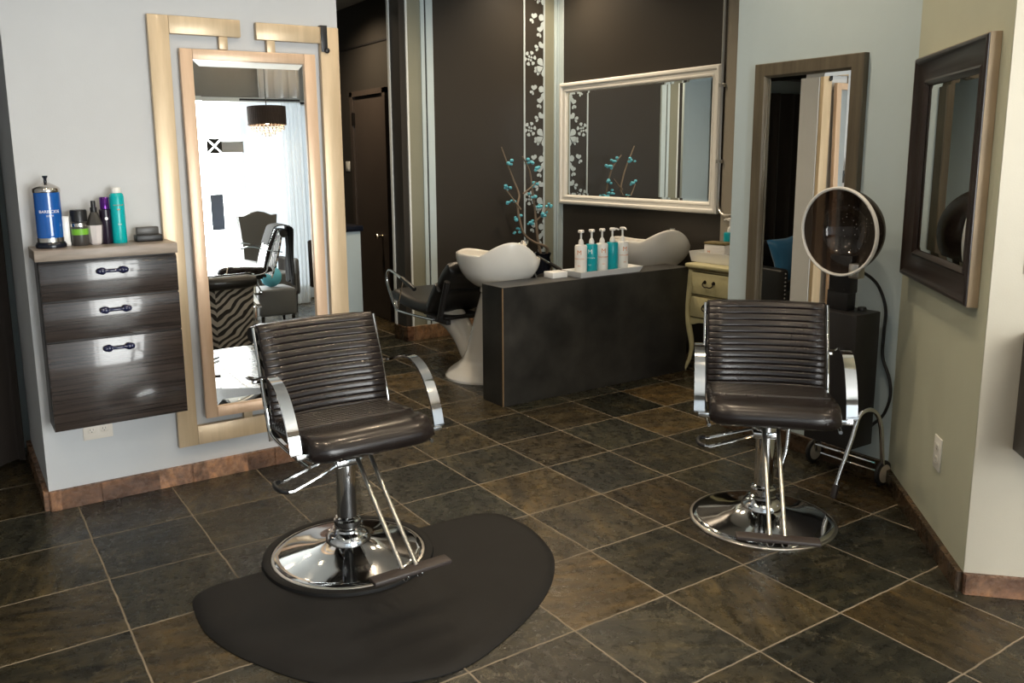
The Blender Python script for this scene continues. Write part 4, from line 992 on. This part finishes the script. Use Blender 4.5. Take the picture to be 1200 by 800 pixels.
for s in (-1, 1):
    MB().box((min(s*.21, s*.265), -.28, .20), (max(s*.21, s*.265), .28, .62), .035, 3).build('armrest', 'grey_fabric', wc)
    for y in (-.26, .26): MB().lathe([(0, 0), (.014, 0), (.022, .22), (0, .22)], 12, Matrix.Translation((s*.20, y, 0))).build('leg', 'iron', wc)
def chandelier(loc):
    t = thing('chandelier', 'dark pleated drum chandelier with crystal drops, seen in gilt framed mirror', 'chandelier', loc, 0, 'drum chandeliers by the shop window')
    sh = MB()
    def f(u, v):
        r = .205+.004*math.cos(2*PI*u*48); return Vector((r*math.cos(2*PI*u), r*math.sin(2*PI*u), -.10+.20*v))
    sh.grid(f, 192, 3, closed_u=True); sh.build('lamp_shade', 'shade', t, ang=80)
    rd = MB(); rd.tube([(0, 0, .10), (0, 0, CZ*T-loc.z)], .006, 8); rd.lathe([(0, .08), (.03, .08), (.03, .10), (0, .10)], 16)
    for a in range(3): rd.tube([(0, 0, .09), (.20*math.cos(a*2.09), .20*math.sin(a*2.09), .09)], .004, 6)
    rd.build('stem', 'chrome', t)
    b = MB()
    for a in range(4): b.ball((.08*math.cos(a*PI/2), .08*math.sin(a*PI/2), .0), .028, 10, (.8, .8, 1.2))
    b.build('bulb', 'bulb', t)
    c = MB()
    for ring, (r, n, z) in enumerate([(.18, 26, -.115), (.14, 18, -.14), (.08, 11, -.165), (.03, 5, -.185)]):
        for i in range(n):
            a = 2*PI*i/n+ring*.2
            for q in range(2): c.ball((r*math.cos(a), r*math.sin(a), z-q*.028), .011, 6, (1, 1, 1.3))
    c.build('crystal_drops', 'crystal', t)
    l = bpy.data.lights.new('chandelier_glow', 'POINT'); l.energy = 14; l.color = (1, .7, .4); l.shadow_soft_size = .06
    lo = bpy.data.objects.new('chandelier_glow', l); COL.objects.link(lo); lo.parent = t; lo.location = (0, 0, -.03)
    return t
d1 = chandelier(W(11.5, .85, 5.27)); d2 = chandelier(W(11.6, 2.42, 5.30))
for nm, a, b, z1, fo in [('white voile panel at the window right of grey camelback chair', (13.05, 1.70), (13.05, 2.3), 5.78, 5), ('white voile panel bunched beyond the first voile panel at window', (13.05, 2.9), (13.05, 6.9), 5.78, 16), ('white voile panel far to the rear end of shop window', (13.05, -10.5), (13.05, -8.6), 5.78, 10)]:
    drape('sheer_curtain', nm, 'curtain', 'sheer', a, b, .03, z1, fo, .035, 0, 'white voile window curtains', .03)
cr = MB(); cr.tube([W(13.02, .55, 5.83), W(13.02, 7.6, 5.83)], .012, 8); o = cr.build('curtain_rail', 'black_metal'); tag(o, 'black curtain rail across the shop window, seen in gilt framed mirror', 'curtain rail')
drape('grey_curtain', 'pale grey gathered curtain above the rail at shop window', 'curtain', 'soft_grey', (13.12, 1.1), (13.12, 7.6), 5.9, CZ-.05, 16, .03, .004)
# sign on the window glass
sg = thing('window_sign', 'black square sign with a white X on the shop window', 'window sign', W(13.56, -.10, 4.60)+Vector((0, 0, -.085)), -PI/2)
pn = MB()
for k in range(4):
    a = k*PI/2; c_, s_ = math.cos(a), math.sin(a)
    pn.prism([(c_*x-s_*y, s_*x+c_*y+.086) for x, y in ((-.074, -.086), (.074, -.086), (0, -.012))], .001, .006, Matrix.Rotation(PI/2, 4, 'X'))
pn.build('panel', 'sign_black', sg, smooth=False)

bn = MB(); bn.box((-.004, -.14, 0), (0, .12, .13), .0005); o = bn.build('window_sign', 'soft_grey', loc=W(13.56, .42, 4.42), smooth=False); tag(o, 'grey frosted strip on the shop window beside the black X sign', 'window sign')
ps = MB(); ps.box((-.006, -.075, 0), (0, .075, .42), .0005); o = ps.build('window_poster', 'poster_blue', loc=W(13.55, -.14, 2.27), smooth=False); tag(o, 'slate blue poster low on the shop window below the X sign', 'poster')
st = thing('footstool', 'low dark footstool carrying a turquoise cushion, seen in gilt framed mirror', 'stool', W(10.0, .28))
MB().box((-.22, -.20, .12), (.22, .20, .40), .03, 3).build('seat', 'grey_fabric', st)
for x in (-.18, .18):
    for y in (-.16, .16): MB().lathe([(0, 0), (.014, 0), (.02, .13), (0, .13)], 12, Matrix.Translation((x, y, 0))).build('leg', 'iron', st)
o = MB().ball((0, 0, 0), .11, 20, (.8, 1, 1)).build('cushion', 'petal_blue', loc=W(10.0, .28)+Vector((0, 0, .511))); tag(o, 'round turquoise cushion on the dark footstool, seen in gilt framed mirror', 'cushion')
